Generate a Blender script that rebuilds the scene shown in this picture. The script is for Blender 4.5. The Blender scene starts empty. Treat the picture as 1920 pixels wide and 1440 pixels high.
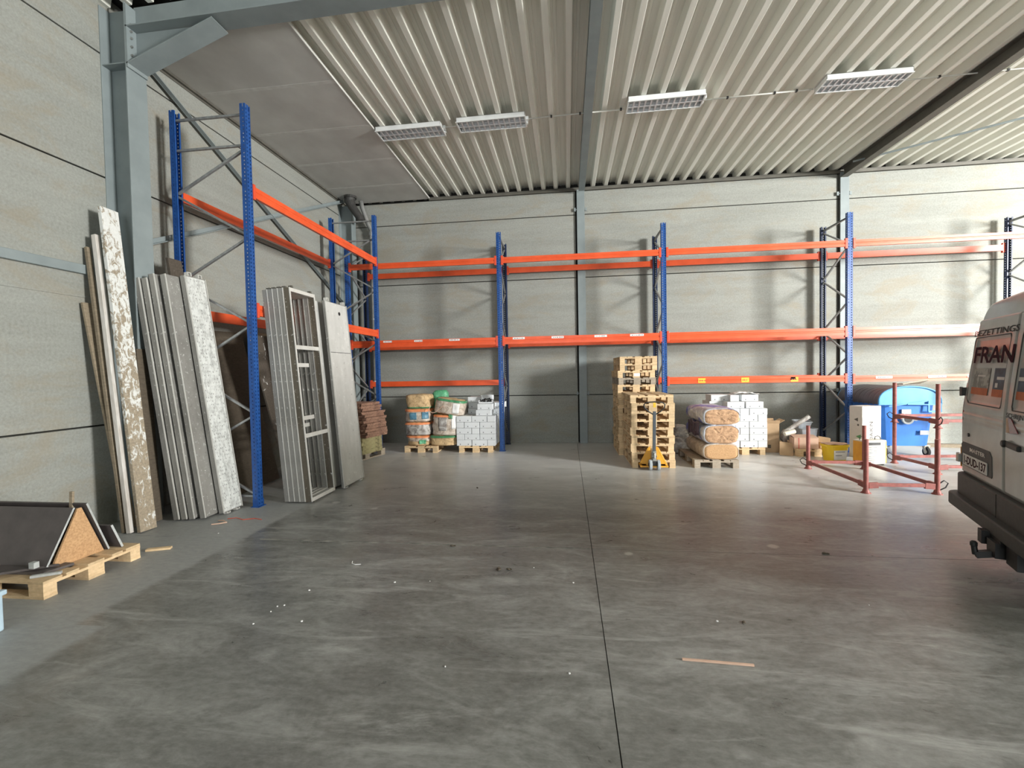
import bpy, math, random
from mathutils import Vector, Matrix, noise
PI = math.pi
random.seed(7)
S = bpy.context.scene
COL = S.collection
def R(d): return math.radians(d)

# ------------------------------------------------------------------ mesh builder
class MB:
    def __init__(s):
        s.v = []; s.f = []; s.mi = []
    def add(s, vs, fs, mi=0):
        o = len(s.v)
        s.v += [tuple(p) for p in vs]
        s.f += [tuple(i + o for i in f) for f in fs]
        s.mi += [mi] * len(fs)
        return s
    def box(s, c, d, rot=None, mi=0):
        vs = []
        for x in (-.5, .5):
            for y in (-.5, .5):
                for z in (-.5, .5):
                    p = Vector((x * d[0], y * d[1], z * d[2]))
                    if rot is not None: p = rot @ p
                    vs.append(Vector(c) + p)
        return s.add(vs, [(0, 1, 3, 2), (4, 6, 7, 5), (0, 4, 5, 1), (2, 3, 7, 6), (0, 2, 6, 4), (1, 5, 7, 3)], mi)
    def b2(s, a, b, mi=0):
        return s.box([(a[i] + b[i]) / 2 for i in range(3)], [abs(b[i] - a[i]) for i in range(3)], None, mi)
    def bar(s, p, q, w, h, up=(0, 0, 1), mi=0):
        p = Vector(p); q = Vector(q); d = (q - p); L = d.length; d.normalize()
        u = Vector(up); sd = d.cross(u)
        if sd.length < 1e-4: sd = d.cross(Vector((1, 0, 0)))
        sd.normalize(); u = sd.cross(d)
        rot = Matrix((sd, d, u)).transposed()
        return s.box((p + q) / 2, (w, L, h), rot, mi)
    def tube(s, pts, r, n=10, closed=False, cap=True, mi=0):
        pts = [Vector(p) for p in pts]; m = len(pts); rr = r if isinstance(r, (list, tuple)) else [r] * m
        rings = []; prev = None
        for i, p in enumerate(pts):
            if closed: t = pts[(i + 1) % m] - pts[i - 1]
            else: t = pts[min(i + 1, m - 1)] - pts[max(i - 1, 0)]
            t.normalize()
            if prev is None:
                a = Vector((0, 0, 1)) if abs(t.z) < .9 else Vector((1, 0, 0))
                u = t.cross(a).normalized()
            else:
                u = (prev - t * prev.dot(t)).normalized()
            prev = u; w = t.cross(u)
            rings.append([p + (u * math.cos(2 * PI * k / n) + w * math.sin(2 * PI * k / n)) * rr[i] for k in range(n)])
        vs = [q for rg in rings for q in rg]; fs = []
        for i in range(m if closed else m - 1):
            j = (i + 1) % m
            for k in range(n):
                l = (k + 1) % n
                fs.append((i * n + k, i * n + l, j * n + l, j * n + k))
        if cap and not closed:
            fs.append(tuple(range(n - 1, -1, -1))); fs.append(tuple((m - 1) * n + k for k in range(n)))
        return s.add(vs, fs, mi)
    def cyl(s, p, q, r, n=16, r2=None, mi=0):
        return s.tube([p, q], [r, r if r2 is None else r2], n, mi=mi)
    def ext(s, poly, fn, a, b, mi=0):
        """polygon (list of 2D) extruded: fn(u,v,t) -> 3D, t from a to b"""
        n = len(poly)
        vs = [fn(u, v, a) for u, v in poly] + [fn(u, v, b) for u, v in poly]
        fs = [(i, (i + 1) % n, n + (i + 1) % n, n + i) for i in range(n)]
        fs += [tuple(range(n - 1, -1, -1)), tuple(range(n, 2 * n))]
        return s.add(vs, fs, mi)
    def grid(s, fn, nu, nv, mi=0):
        vs = [fn(i / nu, j / nv) for j in range(nv + 1) for i in range(nu + 1)]
        fs = [(j * (nu + 1) + i, j * (nu + 1) + i + 1, (j + 1) * (nu + 1) + i + 1, (j + 1) * (nu + 1) + i) for j in range(nv) for i in range(nu)]
        return s.add(vs, fs, mi)
    def mesh(s, name, mats, smooth=False):
        me = bpy.data.meshes.new(name)
        me.from_pydata(s.v, [], s.f)
        if not isinstance(mats, (list, tuple)): mats = [mats]
        for m in mats: me.materials.append(m)
        me.polygons.foreach_set('material_index', s.mi)
        if smooth: me.polygons.foreach_set('use_smooth', [True] * len(me.polygons))
        import bmesh
        bm = bmesh.new(); bm.from_mesh(me); bmesh.ops.recalc_face_normals(bm, faces=bm.faces); bm.to_mesh(me); bm.free()
        me.update()
        return me
    def build(s, name, mats, parent=None, smooth=False, bevel=0, loc=None, rot=None, label=None):
        o = bpy.data.objects.new(name, s.mesh(name, mats, smooth))
        COL.objects.link(o)
        if parent is not None: o.parent = parent
        if loc is not None: o.location = loc
        if rot is not None: o.rotation_euler = rot
        if label: o['label'] = label
        if bevel:
            b = o.modifiers.new('b', 'BEVEL'); b.width = bevel; b.segments = 2; b.limit_method = 'ANGLE'; b.angle_limit = R(40)
        return o

def tag(o, label, cat, group=None):
    o['label'] = label; o['category'] = cat; o['kind'] = 'thing'
    if group: o['group'] = group
    return o
def thing(name, label, cat, loc=(0, 0, 0), rz=0, group=None, rot=None):
    o = bpy.data.objects.new(name, None); COL.objects.link(o)
    o.empty_display_size = .1
    o.location = loc; o.rotation_euler = rot if rot is not None else (0, 0, rz)
    return tag(o, label, cat, group)
def struct(name, mb, mats, smooth=False, bevel=0, label=None):
    o = mb.build(name, mats, None, smooth, bevel); o['kind'] = 'structure'
    if label: o['label'] = label
    return o
def copy_tree(o, parent=None):
    c = o.copy(); COL.objects.link(c)
    if parent is not None: c.parent = parent
    for ch in list(o.children): copy_tree(ch, c)
    return c
def dup(root, loc, rz=None, label=None, group=None, rot=None):
    c = copy_tree(root); c.location = loc
    if rz is not None: c.rotation_euler = (0, 0, rz)
    if rot is not None: c.rotation_euler = rot
    if label: c['label'] = label
    if group: c['group'] = group
    return c
def text_mesh(body, size, ext=.001, bold=0, sx=1):
    cu = bpy.data.curves.new('txt', 'FONT'); cu.body = body; cu.size = size; cu.extrude = ext; cu.offset = bold
    cu.resolution_u = 2
    t = bpy.data.objects.new('txt', cu); COL.objects.link(t)
    dg = bpy.context.evaluated_depsgraph_get(); dg.update()
    me = bpy.data.meshes.new_from_object(t.evaluated_get(dg))
    vs = [(v.co.x * sx, v.co.y, v.co.z) for v in me.vertices]; fs = [tuple(p.vertices) for p in me.polygons]
    bpy.data.objects.remove(t); bpy.data.curves.remove(cu); bpy.data.meshes.remove(me)
    return vs, fs

# ------------------------------------------------------------------ materials
class N:
    def __init__(s, name):
        s.m = bpy.data.materials.new(name); s.m.use_nodes = True
        s.t = s.m.node_tree; s.n = s.t.nodes; s.l = s.t.links
        s.b = s.n['Principled BSDF']
        s.tc = s.n.new('ShaderNodeTexCoord')
    def mapping(s, sc=(1, 1, 1), rot=(0, 0, 0), src='Object'):
        m = s.n.new('ShaderNodeMapping'); m.inputs['Scale'].default_value = sc; m.inputs['Rotation'].default_value = rot
        s.l.new(s.tc.outputs[src], m.inputs['Vector']); return m.outputs[0]
    def noise(s, scale, detail=4, rough=.55, vec=None, dist=0):
        t = s.n.new('ShaderNodeTexNoise'); t.inputs['Scale'].default_value = scale; t.inputs['Detail'].default_value = detail
        t.inputs['Roughness'].default_value = rough; t.inputs['Distortion'].default_value = dist
        s.l.new(vec if vec is not None else s.tc.outputs['Object'], t.inputs['Vector']); return t.outputs['Fac']
    def voro(s, scale, rnd=1, vec=None):
        t = s.n.new('ShaderNodeTexVoronoi'); t.inputs['Scale'].default_value = scale; t.inputs['Randomness'].default_value = rnd
        s.l.new(vec if vec is not None else s.tc.outputs['Object'], t.inputs['Vector']); return t.outputs['Distance']
    def ramp(s, fac, stops):
        r = s.n.new('ShaderNodeValToRGB'); e = r.color_ramp.elements
        while len(e) < len(stops): e.new(.5)
        for el, (p, c) in zip(e, stops):
            el.position = p; el.color = (c[0], c[1], c[2], 1) if isinstance(c, (tuple, list)) else (c, c, c, 1)
        s.l.new(fac, r.inputs[0]); return r.outputs[0]
    def mix(s, fac, a, b, mode='MIX'):
        m = s.n.new('ShaderNodeMix'); m.data_type = 'RGBA'; m.blend_type = mode
        for inp, v in ((m.inputs[0], fac), (m.inputs[6], a), (m.inputs[7], b)):
            if isinstance(v, (int, float)): inp.default_value = v
            elif isinstance(v, (tuple, list)): inp.default_value = (v[0], v[1], v[2], 1)
            else: s.l.new(v, inp)
        return m.outputs[2]
    def math(s, op, a, b=None, c=None):
        m = s.n.new('ShaderNodeMath'); m.operation = op
        for i, v in enumerate((a, b, c)):
            if v is None: continue
            if isinstance(v, (int, float)): m.inputs[i].default_value = v
            else: s.l.new(v, m.inputs[i])
        return m.outputs[0]
    def sep(s, vec=None):
        x = s.n.new('ShaderNodeSeparateXYZ'); s.l.new(vec if vec is not None else s.tc.outputs['Object'], x.inputs[0]); return x.outputs
    def rnd(s):
        o = s.n.new('ShaderNodeObjectInfo'); return o.outputs['Random']
    def col(s, c):
        if isinstance(c, (tuple, list)): s.b.inputs['Base Color'].default_value = (c[0], c[1], c[2], 1)
        else: s.l.new(c, s.b.inputs['Base Color'])
    def set(s, rough=.5, metal=0, spec=None, rlink=None):
        s.b.inputs['Roughness'].default_value = rough; s.b.inputs['Metallic'].default_value = metal
        if spec is not None: s.b.inputs['Specular IOR Level'].default_value = spec
        if rlink is not None: s.l.new(rlink, s.b.inputs['Roughness'])
    def bump(s, h, strength=.3, dist=.01):
        b = s.n.new('ShaderNodeBump'); b.inputs['Strength'].default_value = strength; b.inputs['Distance'].default_value = dist
        s.l.new(h, b.inputs['Height']); s.l.new(b.outputs[0], s.b.inputs['Normal'])

def sc(c, k): return tuple(min(1, x * k) for x in c)
def mat(name, c, c2=None, scale=6, rough=.5, metal=0, bump=0, bscale=None, stretch=(1, 1, 1), spec=None, vary=0, src='Object', lo=.35, hi=.65, detail=4):
    n = N(name)
    vec = n.mapping(stretch, src=src)
    if c2 is None: c2 = sc(c, .75)
    f = n.noise(scale, detail, vec=vec)
    cc = n.ramp(f, [(lo, c2), (hi, c)])
    if vary:
        k = n.math('MULTIPLY_ADD', n.rnd(), vary, 1 - vary / 2)
        cc = n.mix(1, cc, n.ramp(k, [(0, 0), (1, 1)]) if False else n_comb(n, k), 'MULTIPLY')
    n.col(cc); n.set(rough, metal, spec)
    if bump: n.bump(n.noise(bscale or scale * 3, 5, vec=vec), bump, .01)
    return n.m
def n_comb(n, k):
    c = n.n.new('ShaderNodeCombineXYZ')
    for i in range(3): n.l.new(k, c.inputs[i])
    return c.outputs[0]

M = {}
def concrete_wall(name, a, b):
    n = N(name)
    big = n.noise(.55, 5, .6)
    st = n.noise(1.0, 6, .65, vec=n.mapping((.5, .5, 6)))
    fine = n.noise(38, 5, .7)
    c = n.ramp(big, [(.3, b), (.7, a)])
    c = n.mix(.5, c, n.ramp(st, [(.3, sc(b, .72)), (.7, sc(a, 1.18))]))
    c = n.mix(.5, c, n.ramp(fine, [(.25, sc(b, .72)), (.75, sc(a, 1.2))]))
    stain = n.ramp(n.noise(.9, 7, .72, vec=n.mapping((1, 1, 2.2)), dist=.8), [(.50, 0), (.66, 1)])
    c = n.mix(n.math('MULTIPLY', stain, .42), c, sc((.30, .25, .17), .9))
    scr = n.ramp(n.noise(2.2, 8, .8, vec=n.mapping((1.2, 1.2, 9)), dist=1.2), [(.66, 0), (.70, 1)])
    c = n.mix(n.math('MULTIPLY', scr, .22), c, (.75, .77, .72))
    n.col(c); n.set(.88)
    n.bump(n.math('ADD', n.math('MULTIPLY', st, .6), n.math('MULTIPLY', fine, .35)), .35, .012)
    return n.m
M['wall'] = concrete_wall('concrete_panel', (.315, .326, .298), (.225, .233, .208))

def floor_mat():
    n = N('concrete_floor')
    x, y, z = n.sep()
    big = n.noise(.45, 6, .65, dist=.4)
    mid = n.noise(2.2, 7, .68, vec=n.mapping((.7, 1.6, 1), (0, 0, .25)), dist=.8)
    fine = n.noise(17, 6, .72, vec=n.mapping((.8, 1.5, 1)))
    c = n.ramp(big, [(.30, (.13, .132, .118)), (.70, (.31, .315, .30))])
    c = n.mix(.62, c, n.ramp(mid, [(.33, (.065, .064, .054)), (.5, (.18, .182, .168)), (.67, (.46, .465, .445))]))
    c = n.mix(.42, c, n.ramp(fine, [(.30, (.035, .034, .028)), (.75, (.31, .315, .30))]))
    # reddish brown rubbed patches
    rp = n.ramp(n.noise(.8, 5, .6, dist=.5), [(.56, 0), (.70, 1)])
    c = n.mix(n.math('MULTIPLY', rp, .20), c, (.16, .115, .08))
    # tyre scuffs and pale dust scratches
    tw = n.noise(1.5, 8, .75, vec=n.mapping((.45, 2.6, 1), (0, 0, -.55)), dist=1.4)
    c = n.mix(n.math('MULTIPLY', n.ramp(tw, [(.54, 0), (.66, 1)]), .5), c, (.40, .405, .385))
    c = n.mix(n.math('MULTIPLY', n.ramp(tw, [(.28, 1), (.40, 0)]), .25), c, (.065, .062, .055))
    # white plaster spots
    sp = n.voro(1.35)
    c = n.mix(n.math('MULTIPLY', n.ramp(n.math('ADD', sp, n.math('MULTIPLY', mid, .25)), [(.165, 1), (.20, 0)]), .75), c, (.46, .46, .43))
    # unpolished dusty strip along the left wall; back floor painted paler to carry the daylight
    e = n.noise(3, 4, .6)
    edge = n.math('ADD', n.math('GREATER_THAN', 2.76, y), 0)
    lim = n.math('ADD', n.math('MULTIPLY', edge, .22), -3.50)
    lf = n.math('SUBTRACT', n.math('ADD', lim, n.math('MULTIPLY', n.math('SUBTRACT', e, .5), .10)), x)
    lf = n.ramp(n.math('ADD', n.math('MULTIPLY', lf, 14), .5), [(0, 0), (1, 1)])
    dust = n.ramp(fine, [(.2, (.25, .258, .25)), (.8, (.36, .37, .36))])
    c = n.mix(n.math('MULTIPLY', lf, .85), c, dust)
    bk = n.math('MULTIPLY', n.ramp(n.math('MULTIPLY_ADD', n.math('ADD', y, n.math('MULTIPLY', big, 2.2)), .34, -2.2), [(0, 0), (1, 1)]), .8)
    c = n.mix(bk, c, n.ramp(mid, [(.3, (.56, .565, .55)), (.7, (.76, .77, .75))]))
    n.col(c)
    n.set(.5, rlink=n.math('ADD', n.math('MULTIPLY', mid, .30), n.math('MULTIPLY_ADD', lf, .22, .17)))
    n.bump(n.math('ADD', n.math('MULTIPLY', mid, .5), n.math('MULTIPLY', fine, .4)), .22, .006)
    return n.m
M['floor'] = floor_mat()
M['joint'] = mat('dark_joint', (.035, .034, .03), scale=20, rough=.9)
M['dustjoint'] = mat('dust_filled_joint', (.30, .29, .26), (.12, .12, .11), scale=8, rough=.9)
M['deckroof'] = mat('painted_roof_deck', (.80, .80, .73), (.70, .70, .63), scale=1.6, rough=.45, stretch=(6, .4, 1), bump=.04, bscale=30)
M['board'] = mat('fire_board', (.56, .56, .53), (.47, .465, .44), scale=1.3, rough=.85, stretch=(1.5, 1, 1), bump=.05)
M['boardseam'] = mat('board_seam', (.60, .60, .57), (.52, .52, .49), scale=9, rough=.85)
M['steel'] = mat('grey_painted_steel', (.235, .275, .278), (.20, .235, .238), scale=3, rough=.5, bump=.03, bscale=60)
M['steeldark'] = mat('dark_brown_steel', (.12, .115, .095), (.09, .085, .07), scale=4, rough=.6)
M['galv'] = mat('galvanised_brace', (.36, .37, .37), (.26, .27, .27), scale=22, rough=.42, metal=.55)
M['blue'] = mat('blue_rack_paint', (.014, .080, .29), (.010, .058, .225), scale=14, rough=.38)
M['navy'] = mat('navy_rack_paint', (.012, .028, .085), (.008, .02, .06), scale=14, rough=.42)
M['orange'] = mat('orange_beam_paint', (.74, .100, .028), (.64, .080, .020), scale=4, rough=.36)
M['redcon'] = mat('beam_connector_red', (.68, .08, .030), (.58, .065, .025), scale=8, rough=.4)
M['white'] = mat('white_plastic', (.80, .80, .78), (.72, .72, .70), scale=9, rough=.5)
M['paper'] = mat('white_sticker', (.82, .82, .80), (.75, .75, .73), scale=9, rough=.6)
M['ink'] = mat('printing_ink', (.03, .03, .04), scale=9, rough=.6)
M['ystick'] = mat('yellow_sticker', (.85, .50, .03), (.7, .4, .03), scale=30, rough=.6)
M['black'] = mat('black_plastic', (.018, .018, .018), (.012, .012, .012), scale=9, rough=.5)
M['rubber'] = mat('dark_rubber', (.03, .03, .03), scale=15, rough=.8)
M['lampwhite'] = mat('lamp_housing', (.78, .80, .79), (.70, .72, .71), scale=5, rough=.4)
M['alu'] = mat('bright_reflector', (.74, .75, .76), (.62, .63, .64), scale=20, rough=.38, metal=.45)
M['tube'] = mat('lamp_tube_glass', (.85, .86, .86), (.8, .8, .8), scale=4, rough=.25)

def wood(name, a, b, vary=.35, dark=(.10, .075, .045)):
    n = N(name)
    v = n.mapping((14, 14, 14)) if False else n.mapping((3, 3, 18))
    g = n.noise(3.2, 6, .65, vec=v, dist=.6)
    f = n.noise(26, 4, .7)
    c = n.ramp(g, [(.28, b), (.68, a)])
    c = n.mix(.3, c, n.ramp(f, [(.3, sc(b, .7)), (.7, sc(a, 1.15))]))
    st = n.ramp(n.noise(2.3, 5, .7), [(.58, 0), (.75, 1)])
    c = n.mix(n.math('MULTIPLY', st, .35), c, dark)
    k = n.math('MULTIPLY_ADD', n.rnd(), vary, 1 - vary * .6)
    c = n.mix(1, c, n_comb(n, k), 'MULTIPLY')
    n.col(c); n.set(.78); n.bump(n.math('ADD', g, f), .3, .004)
    return n.m
M['wood'] = wood('pallet_wood', (.74, .56, .34), (.54, .37, .20))
M['woodgrey'] = wood('weathered_wood', (.42, .36, .28), (.26, .21, .155), .2)
M['oldplank'] = wood('old_plank_wood', (.30, .245, .17), (.16, .125, .08), .2)
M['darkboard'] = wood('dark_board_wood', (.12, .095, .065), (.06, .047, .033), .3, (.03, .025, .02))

def paint_plank(name, base, dark, lo, hi, scl=7.0, zg=0):
    n = N(name)
    w = n.noise(scl, 7, .7, vec=n.mapping((1, 1, .6)), dist=.9)
    sp = n.voro(9)
    w = n.math('MULTIPLY_ADD', n.sep()[2], zg, n.math('SUBTRACT', w, zg * 1.6))
    m = n.ramp(n.math('SUBTRACT', w, n.math('MULTIPLY', sp, .12)), [(lo, 0), (hi, 1)])
    f = n.noise(40, 4, .7)
    b = n.ramp(f, [(.3, sc(dark, .7)), (.7, sc(dark, 1.3))])
    c = n.mix(m, b, n.ramp(f, [(.3, sc(base, .85)), (.7, base)]))
    n.col(c); n.set(.8); n.bump(m, .4, .003)
    return n.m
M['paintplank'] = paint_plank('paint_splashed_plank', (.72, .73, .70), (.30, .25, .18), .43, .51, 17, .055)
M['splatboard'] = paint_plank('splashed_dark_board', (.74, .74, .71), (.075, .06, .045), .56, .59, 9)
M['whiteplank'] = mat('white_painted_plank', (.66, .64, .60), (.50, .46, .41), scale=9, rough=.8, stretch=(3, 3, .5), bump=.1)
def galvdeck(name, a, b, speck=(.78, .78, .75), lo=.60, hi=.66, scale=22):
    n = N(name)
    f = n.noise(scale, 6, .75); g = n.noise(3, 5, .6, vec=n.mapping((1, 1, .4)))
    c = n.ramp(g, [(.3, b), (.7, a)])
    c = n.mix(n.math('MULTIPLY', n.ramp(f, [(lo, 0), (hi, 1)]), .75), c, speck)
    c = n.mix(n.math('MULTIPLY', n.ramp(f, [(.33, 1), (.40, 0)]), .55), c, sc(b, .45))
    n.col(c); n.set(.6, .25); n.bump(f, .25, .003)
    return n.m
M['deckside'] = galvdeck('mortar_stained_aluminium', (.33, .325, .30), (.19, .184, .168))
M['deckbrown'] = galvdeck('brown_stained_aluminium', (.15, .13, .098), (.085, .072, .052))
M['deckedge'] = galvdeck('bright_deck_edge', (.66, .655, .62), (.52, .51, .47))
M['deckpanel'] = galvdeck('pale_deck_board', (.64, .64, .615), (.50, .50, .475), lo=.58, hi=.68, scale=9)
def perf(name):
    n = N(name)
    x, y, z = n.sep()
    v = n.mapping((1, 1, .62))
    d = n.voro(34, .25, vec=v)
    hole = n.ramp(d, [(.24, 1), (.30, 0)])
    rim = n.ramp(d, [(.30, 1), (.44, 0)])
    f = n.noise(16, 6, .75, vec=n.mapping((1, 1, .5)))
    c = n.ramp(f, [(.34, (.40, .41, .39)), (.56, (.74, .76, .73))])
    c = n.mix(n.math('MULTIPLY', rim, .25), c, (.5, .5, .48))
    c = n.mix(n.math('MULTIPLY', hole, .62), c, (.10, .10, .09))
    n.col(c); n.set(.55, .2); n.bump(n.math('SUBTRACT', 1, hole), .5, .004)
    return n.m
M['perf'] = perf('perforated_deck_face')
def fibre(name, a, b, scale=26):
    n = N(name)
    f = n.noise(scale, 6, .75, dist=1.0); g = n.noise(5, 4)
    c = n.ramp(f, [(.36, sc(b, .22)), (.47, b), (.68, a)])
    c = n.mix(.35, c, n.ramp(g, [(.3, b), (.7, a)]))
    n.col(c); n.set(.92); n.bump(f, .8, .02)
    return n.m
M['fibre'] = fibre('wood_fibre_batt', (.66, .43, .26), (.42, .25, .14), 15)
M['fibrered'] = fibre('red_brown_fibre_board', (.42, .245, .165), (.26, .145, .10), 14)
M['jute'] = fibre('jute_insulation', (.72, .53, .31), (.50, .34, .17), 16)
M['olive'] = fibre('olive_mineral_wool', (.42, .38, .20), (.32, .285, .14), 10)
def film(name, a, b, c3=None):
    n = N(name)
    f = n.noise(7, 5, .65, dist=1.6); g = n.noise(2.4, 3)
    c = n.ramp(f, [(.34, b), (.62, a)])
    if c3: c = n.mix(n.ramp(g, [(.55, 0), (.60, 1)]), c, c3)
    n.col(c); n.set(.28); n.bump(f, .9, .02)
    return n.m
M['film'] = film('clear_wrinkled_film', (.62, .55, .47), (.36, .28, .21))
M['filmgrey'] = film('grey_wrinkled_film', (.50, .49, .46), (.20, .17, .15))
M['filmblue'] = film('blue_white_film', (.64, .67, .71), (.30, .32, .40), (.13, .15, .45))
M['filmdark'] = film('dark_purple_film', (.10, .08, .14), (.03, .025, .045))
M['bandor'] = mat('orange_band', (.85, .30, .12), (.70, .26, .12), scale=12, rough=.4)
M['bandgr'] = mat('green_band', (.07, .27, .12), (.05, .20, .09), scale=12, rough=.4)
M['greenfilm'] = film('green_plastic_film', (.14, .46, .25), (.05, .24, .12))
M['blueprint'] = mat('blue_print', (.07, .20, .30), (.12, .26, .34), scale=24, rough=.4)
M['carton'] = mat('white_carton', (.68, .705, .715), (.62, .645, .655), scale=3, rough=.7, vary=.06)
M['cartondark'] = mat('carton_slot', (.16, .17, .18), scale=3, rough=.8)
M['card'] = mat('brown_cardboard', (.50, .345, .205), (.42, .285, .165), scale=4, rough=.85, vary=.3)
M['cardpink'] = mat('pale_pink_cardboard', (.62, .42, .31), (.53, .355, .26), scale=4, rough=.85)
M['yellow'] = mat('yellow_plastic', (.86, .62, .02), (.80, .52, .015), scale=2, rough=.35)
M['truckyellow'] = mat('pallet_truck_paint', (.80, .40, .035), (.70, .33, .03), scale=5, rough=.42)
M['greypaint'] = mat('slate_grey_paint', (.075, .09, .105), (.055, .068, .08), scale=6, rough=.5)
M['wheel'] = mat('grey_wheel', (.42, .46, .48), (.34, .37, .39), scale=10, rough=.6)
M['chrome'] = mat('bare_metal', (.5, .5, .48), (.3, .3, .28), scale=20, rough=.3, metal=.8)
M['still'] = mat('red_oxide_paint', (.28, .080, .065), (.19, .055, .045), scale=14, rough=.6)
M['binblue'] = mat('blue_bin_plastic', (.035, .20, .66), (.028, .165, .56), scale=3, rough=.45)
M['binlight'] = mat('light_blue_plastic', (.11, .37, .68), (.09, .31, .60), scale=4, rough=.45)
M['binlid'] = mat('faded_grey_lid', (.17, .165, .185), (.12, .118, .135), scale=3, rough=.55)
M['cream'] = mat('cream_panel', (.74, .72, .62), (.68, .66, .56), scale=5, rough=.5)
M['orangebox'] = mat('orange_yellow_panel', (.78, .37, .03), (.66, .30, .02), scale=7, rough=.5)
M['applbox'] = mat('appliance_carton', (.72, .70, .65), (.66, .64, .59), scale=5, rough=.7)
M['greenink'] = mat('green_ink', (.12, .36, .14), scale=9, rough=.6)
M['redink'] = mat('red_ink', (.60, .12, .09), scale=9, rough=.6)
M['laminate'] = mat('dark_laminate', (.085, .072, .068), (.065, .056, .053), scale=9, rough=.55, bump=.03)
M['lamedge'] = mat('laminate_white_edge', (.46, .48, .47), (.36, .38, .37), scale=30, rough=.5)
M['chip'] = mat('particle_board', (.55, .34, .17), (.40, .23, .11), scale=60, rough=.85)
M['vanpaint'] = mat('grimy_silver_white_paint', (.40, .405, .385), (.33, .33, .31), scale=3, rough=.22, spec=.6)
M['vanglass'] = mat('dark_van_glass', (.05, .055, .055), (.04, .04, .04), scale=3, rough=.1)
M['vanbump'] = mat('grey_bumper_plastic', (.055, .055, .052), (.04, .04, .038), scale=30, rough=.6)
M['maroon'] = mat('maroon_lettering', (.045, .010, .018), scale=9, rough=.8, spec=.1)
M['greyletter'] = mat('grey_lettering', (.07, .066, .066), scale=9, rough=.8, spec=.1)
M['picorange'] = mat('sticker_orange', (.50, .12, .03), (.38, .085, .02), scale=12, rough=.6)
M['picgrey'] = mat('sticker_photo_grey', (.36, .37, .34), (.17, .18, .165), scale=14, rough=.6, lo=.42, hi=.55)
M['picblue'] = mat('sticker_photo_blue', (.07, .11, .16), (.035, .05, .065), scale=9, rough=.6)
M['lampred'] = mat('red_lens', (.22, .012, .018), (.15, .01, .014), scale=9, rough=.2)
M['lamporange'] = mat('amber_lens', (.60, .25, .04), scale=9, rough=.2)
M['pipe'] = mat('grey_pvc_pipe', (.22, .225, .215), (.17, .175, .165), scale=7, rough=.55)
M['pipedark'] = mat('dark_duct', (.045, .043, .04), (.03, .03, .028), scale=7, rough=.6)
M['conduit'] = mat('white_conduit', (.66, .66, .61), (.58, .58, .53), scale=7, rough=.5)
M['paleblue'] = mat('pale_blue_plastic', (.45, .58, .66), (.38, .5, .58), scale=7, rough=.5)
M['tub'] = mat('translucent_grey_tub', (.46, .50, .54), (.38, .42, .46), scale=6, rough=.3)
# ================================================================== SETTING
XL, XR, YF, YB = -5.5, 20.63, -8.0, 10.9
XS, YS = 10.5, -3.85                          # the hall is shallower to the right of XS     # inner faces of the hall
ZT = 6.05
# ---- floor slabs with saw-cut joints
fl = MB()
JX, JY, g = .215, 4.42, .003
for (a, b, c, d) in ((XL - .3, JX - g, YF - .3, JY - g), (JX + g, XR + .3, YF - .3, JY - g), (XL - .3, JX - g, JY + g, YB + .3), (JX + g, XR + .3, JY + g, YB + .3)):
    fl.b2((a, c, -.12), (b, d, 0))
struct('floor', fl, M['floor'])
j = MB(); j.b2((XL, YF, -.14), (XR, YB, -.012))
struct('trim_1', j, M['joint'])
m = MB(); m.b2((-3.3, JY - .012, -.0005), (JX - .02, JY + .012, .0012)); struct('trim_7', m, M['dustjoint'])
yard = MB(); yard.b2((XL - 5, -22, -.2), (34, YF - .3, -.02)); yard.b2((XS + .2, YF - .3, -.16), (34, YS - .3, -.125))
struct('floor_outside', yard, mat('yard_concrete', (.45, .44, .42), scale=2, rough=.9))

# ---- walls of stacked concrete panels with open joints
def panel_wall(name, axis, t0, t1, zs, splits, pos, sign):
    m = MB()
    for s0, s1 in splits:
        for z0, z1 in zip(zs[:-1], zs[1:]):
            a, b = z0 + (.009 if z0 > 0 else 0), z1 - .009
            if axis == 'x': m.b2((s0, pos, a), (s1, pos + .16 * sign, b))
            else: m.b2((pos, s0, a), (pos + .16 * sign, s1, b))
    return struct(name, m, M['wall'], bevel=.006)
zb = [0, 1.16, 2.56, 3.955, 5.435, 5.99]
panel_wall('wall_back', 'x', 0, 0, zb, [(XL - .1, .25), (.275, 6.0), (6.02, XR + .1)], YB, 1)
zl = [0, 1.2, 2.7, 4.18, 5.655, 6.4]
panel_wall('wall_left', 'y', 0, 0, zl, [(YF, 4.99), (5.01, YB)], XL, -1)
# gateway in the angled corner wall that lets the daylight in
GC = Vector((17.6, -2.1, 0)); GT = Vector((.866, .5, 0)); GN = Vector((-.5, .866, 0)); GW, GZ = 1.80, 5.95
m = MB(); m.b2((XR, -.4, 0), (XR + .2, YB, 6.42)); struct('wall_right', m, M['wall'])
m = MB(); m.b2((XS, YF, 0), (XS + .2, YS - .2, 6.42)); m.b2((XS, YS - .2, 0), (14.7, YS, 6.42)); struct('wall_return', m, M['wall'])
m = MB()
for a_, b_ in ((-3.5, -GW), (GW, 3.5)): m.bar(GC + GT * a_ - GN * .1 + Vector((0, 0, 3.21)), GC + GT * b_ - GN * .1 + Vector((0, 0, 3.21)), .2, 6.42)
m.bar(GC - GT * GW - GN * .1 + Vector((0, 0, (GZ + 6.42) / 2)), GC + GT * GW - GN * .1 + Vector((0, 0, (GZ + 6.42) / 2)), .2, 6.42 - GZ)
struct('wall_gateway', m, M['wall'])
m = MB()
m.b2((XL, YF - .2, 0), (-3.2, YF, 6.42)); m.b2((2.2, YF - .2, 0), (XS, YF, 6.42)); m.b2((-3.2, YF - .2, 4.4), (2.2, YF, 6.42))  # opening behind the camera added to let fill light in
struct('wall_front', m, M['wall'])
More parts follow.
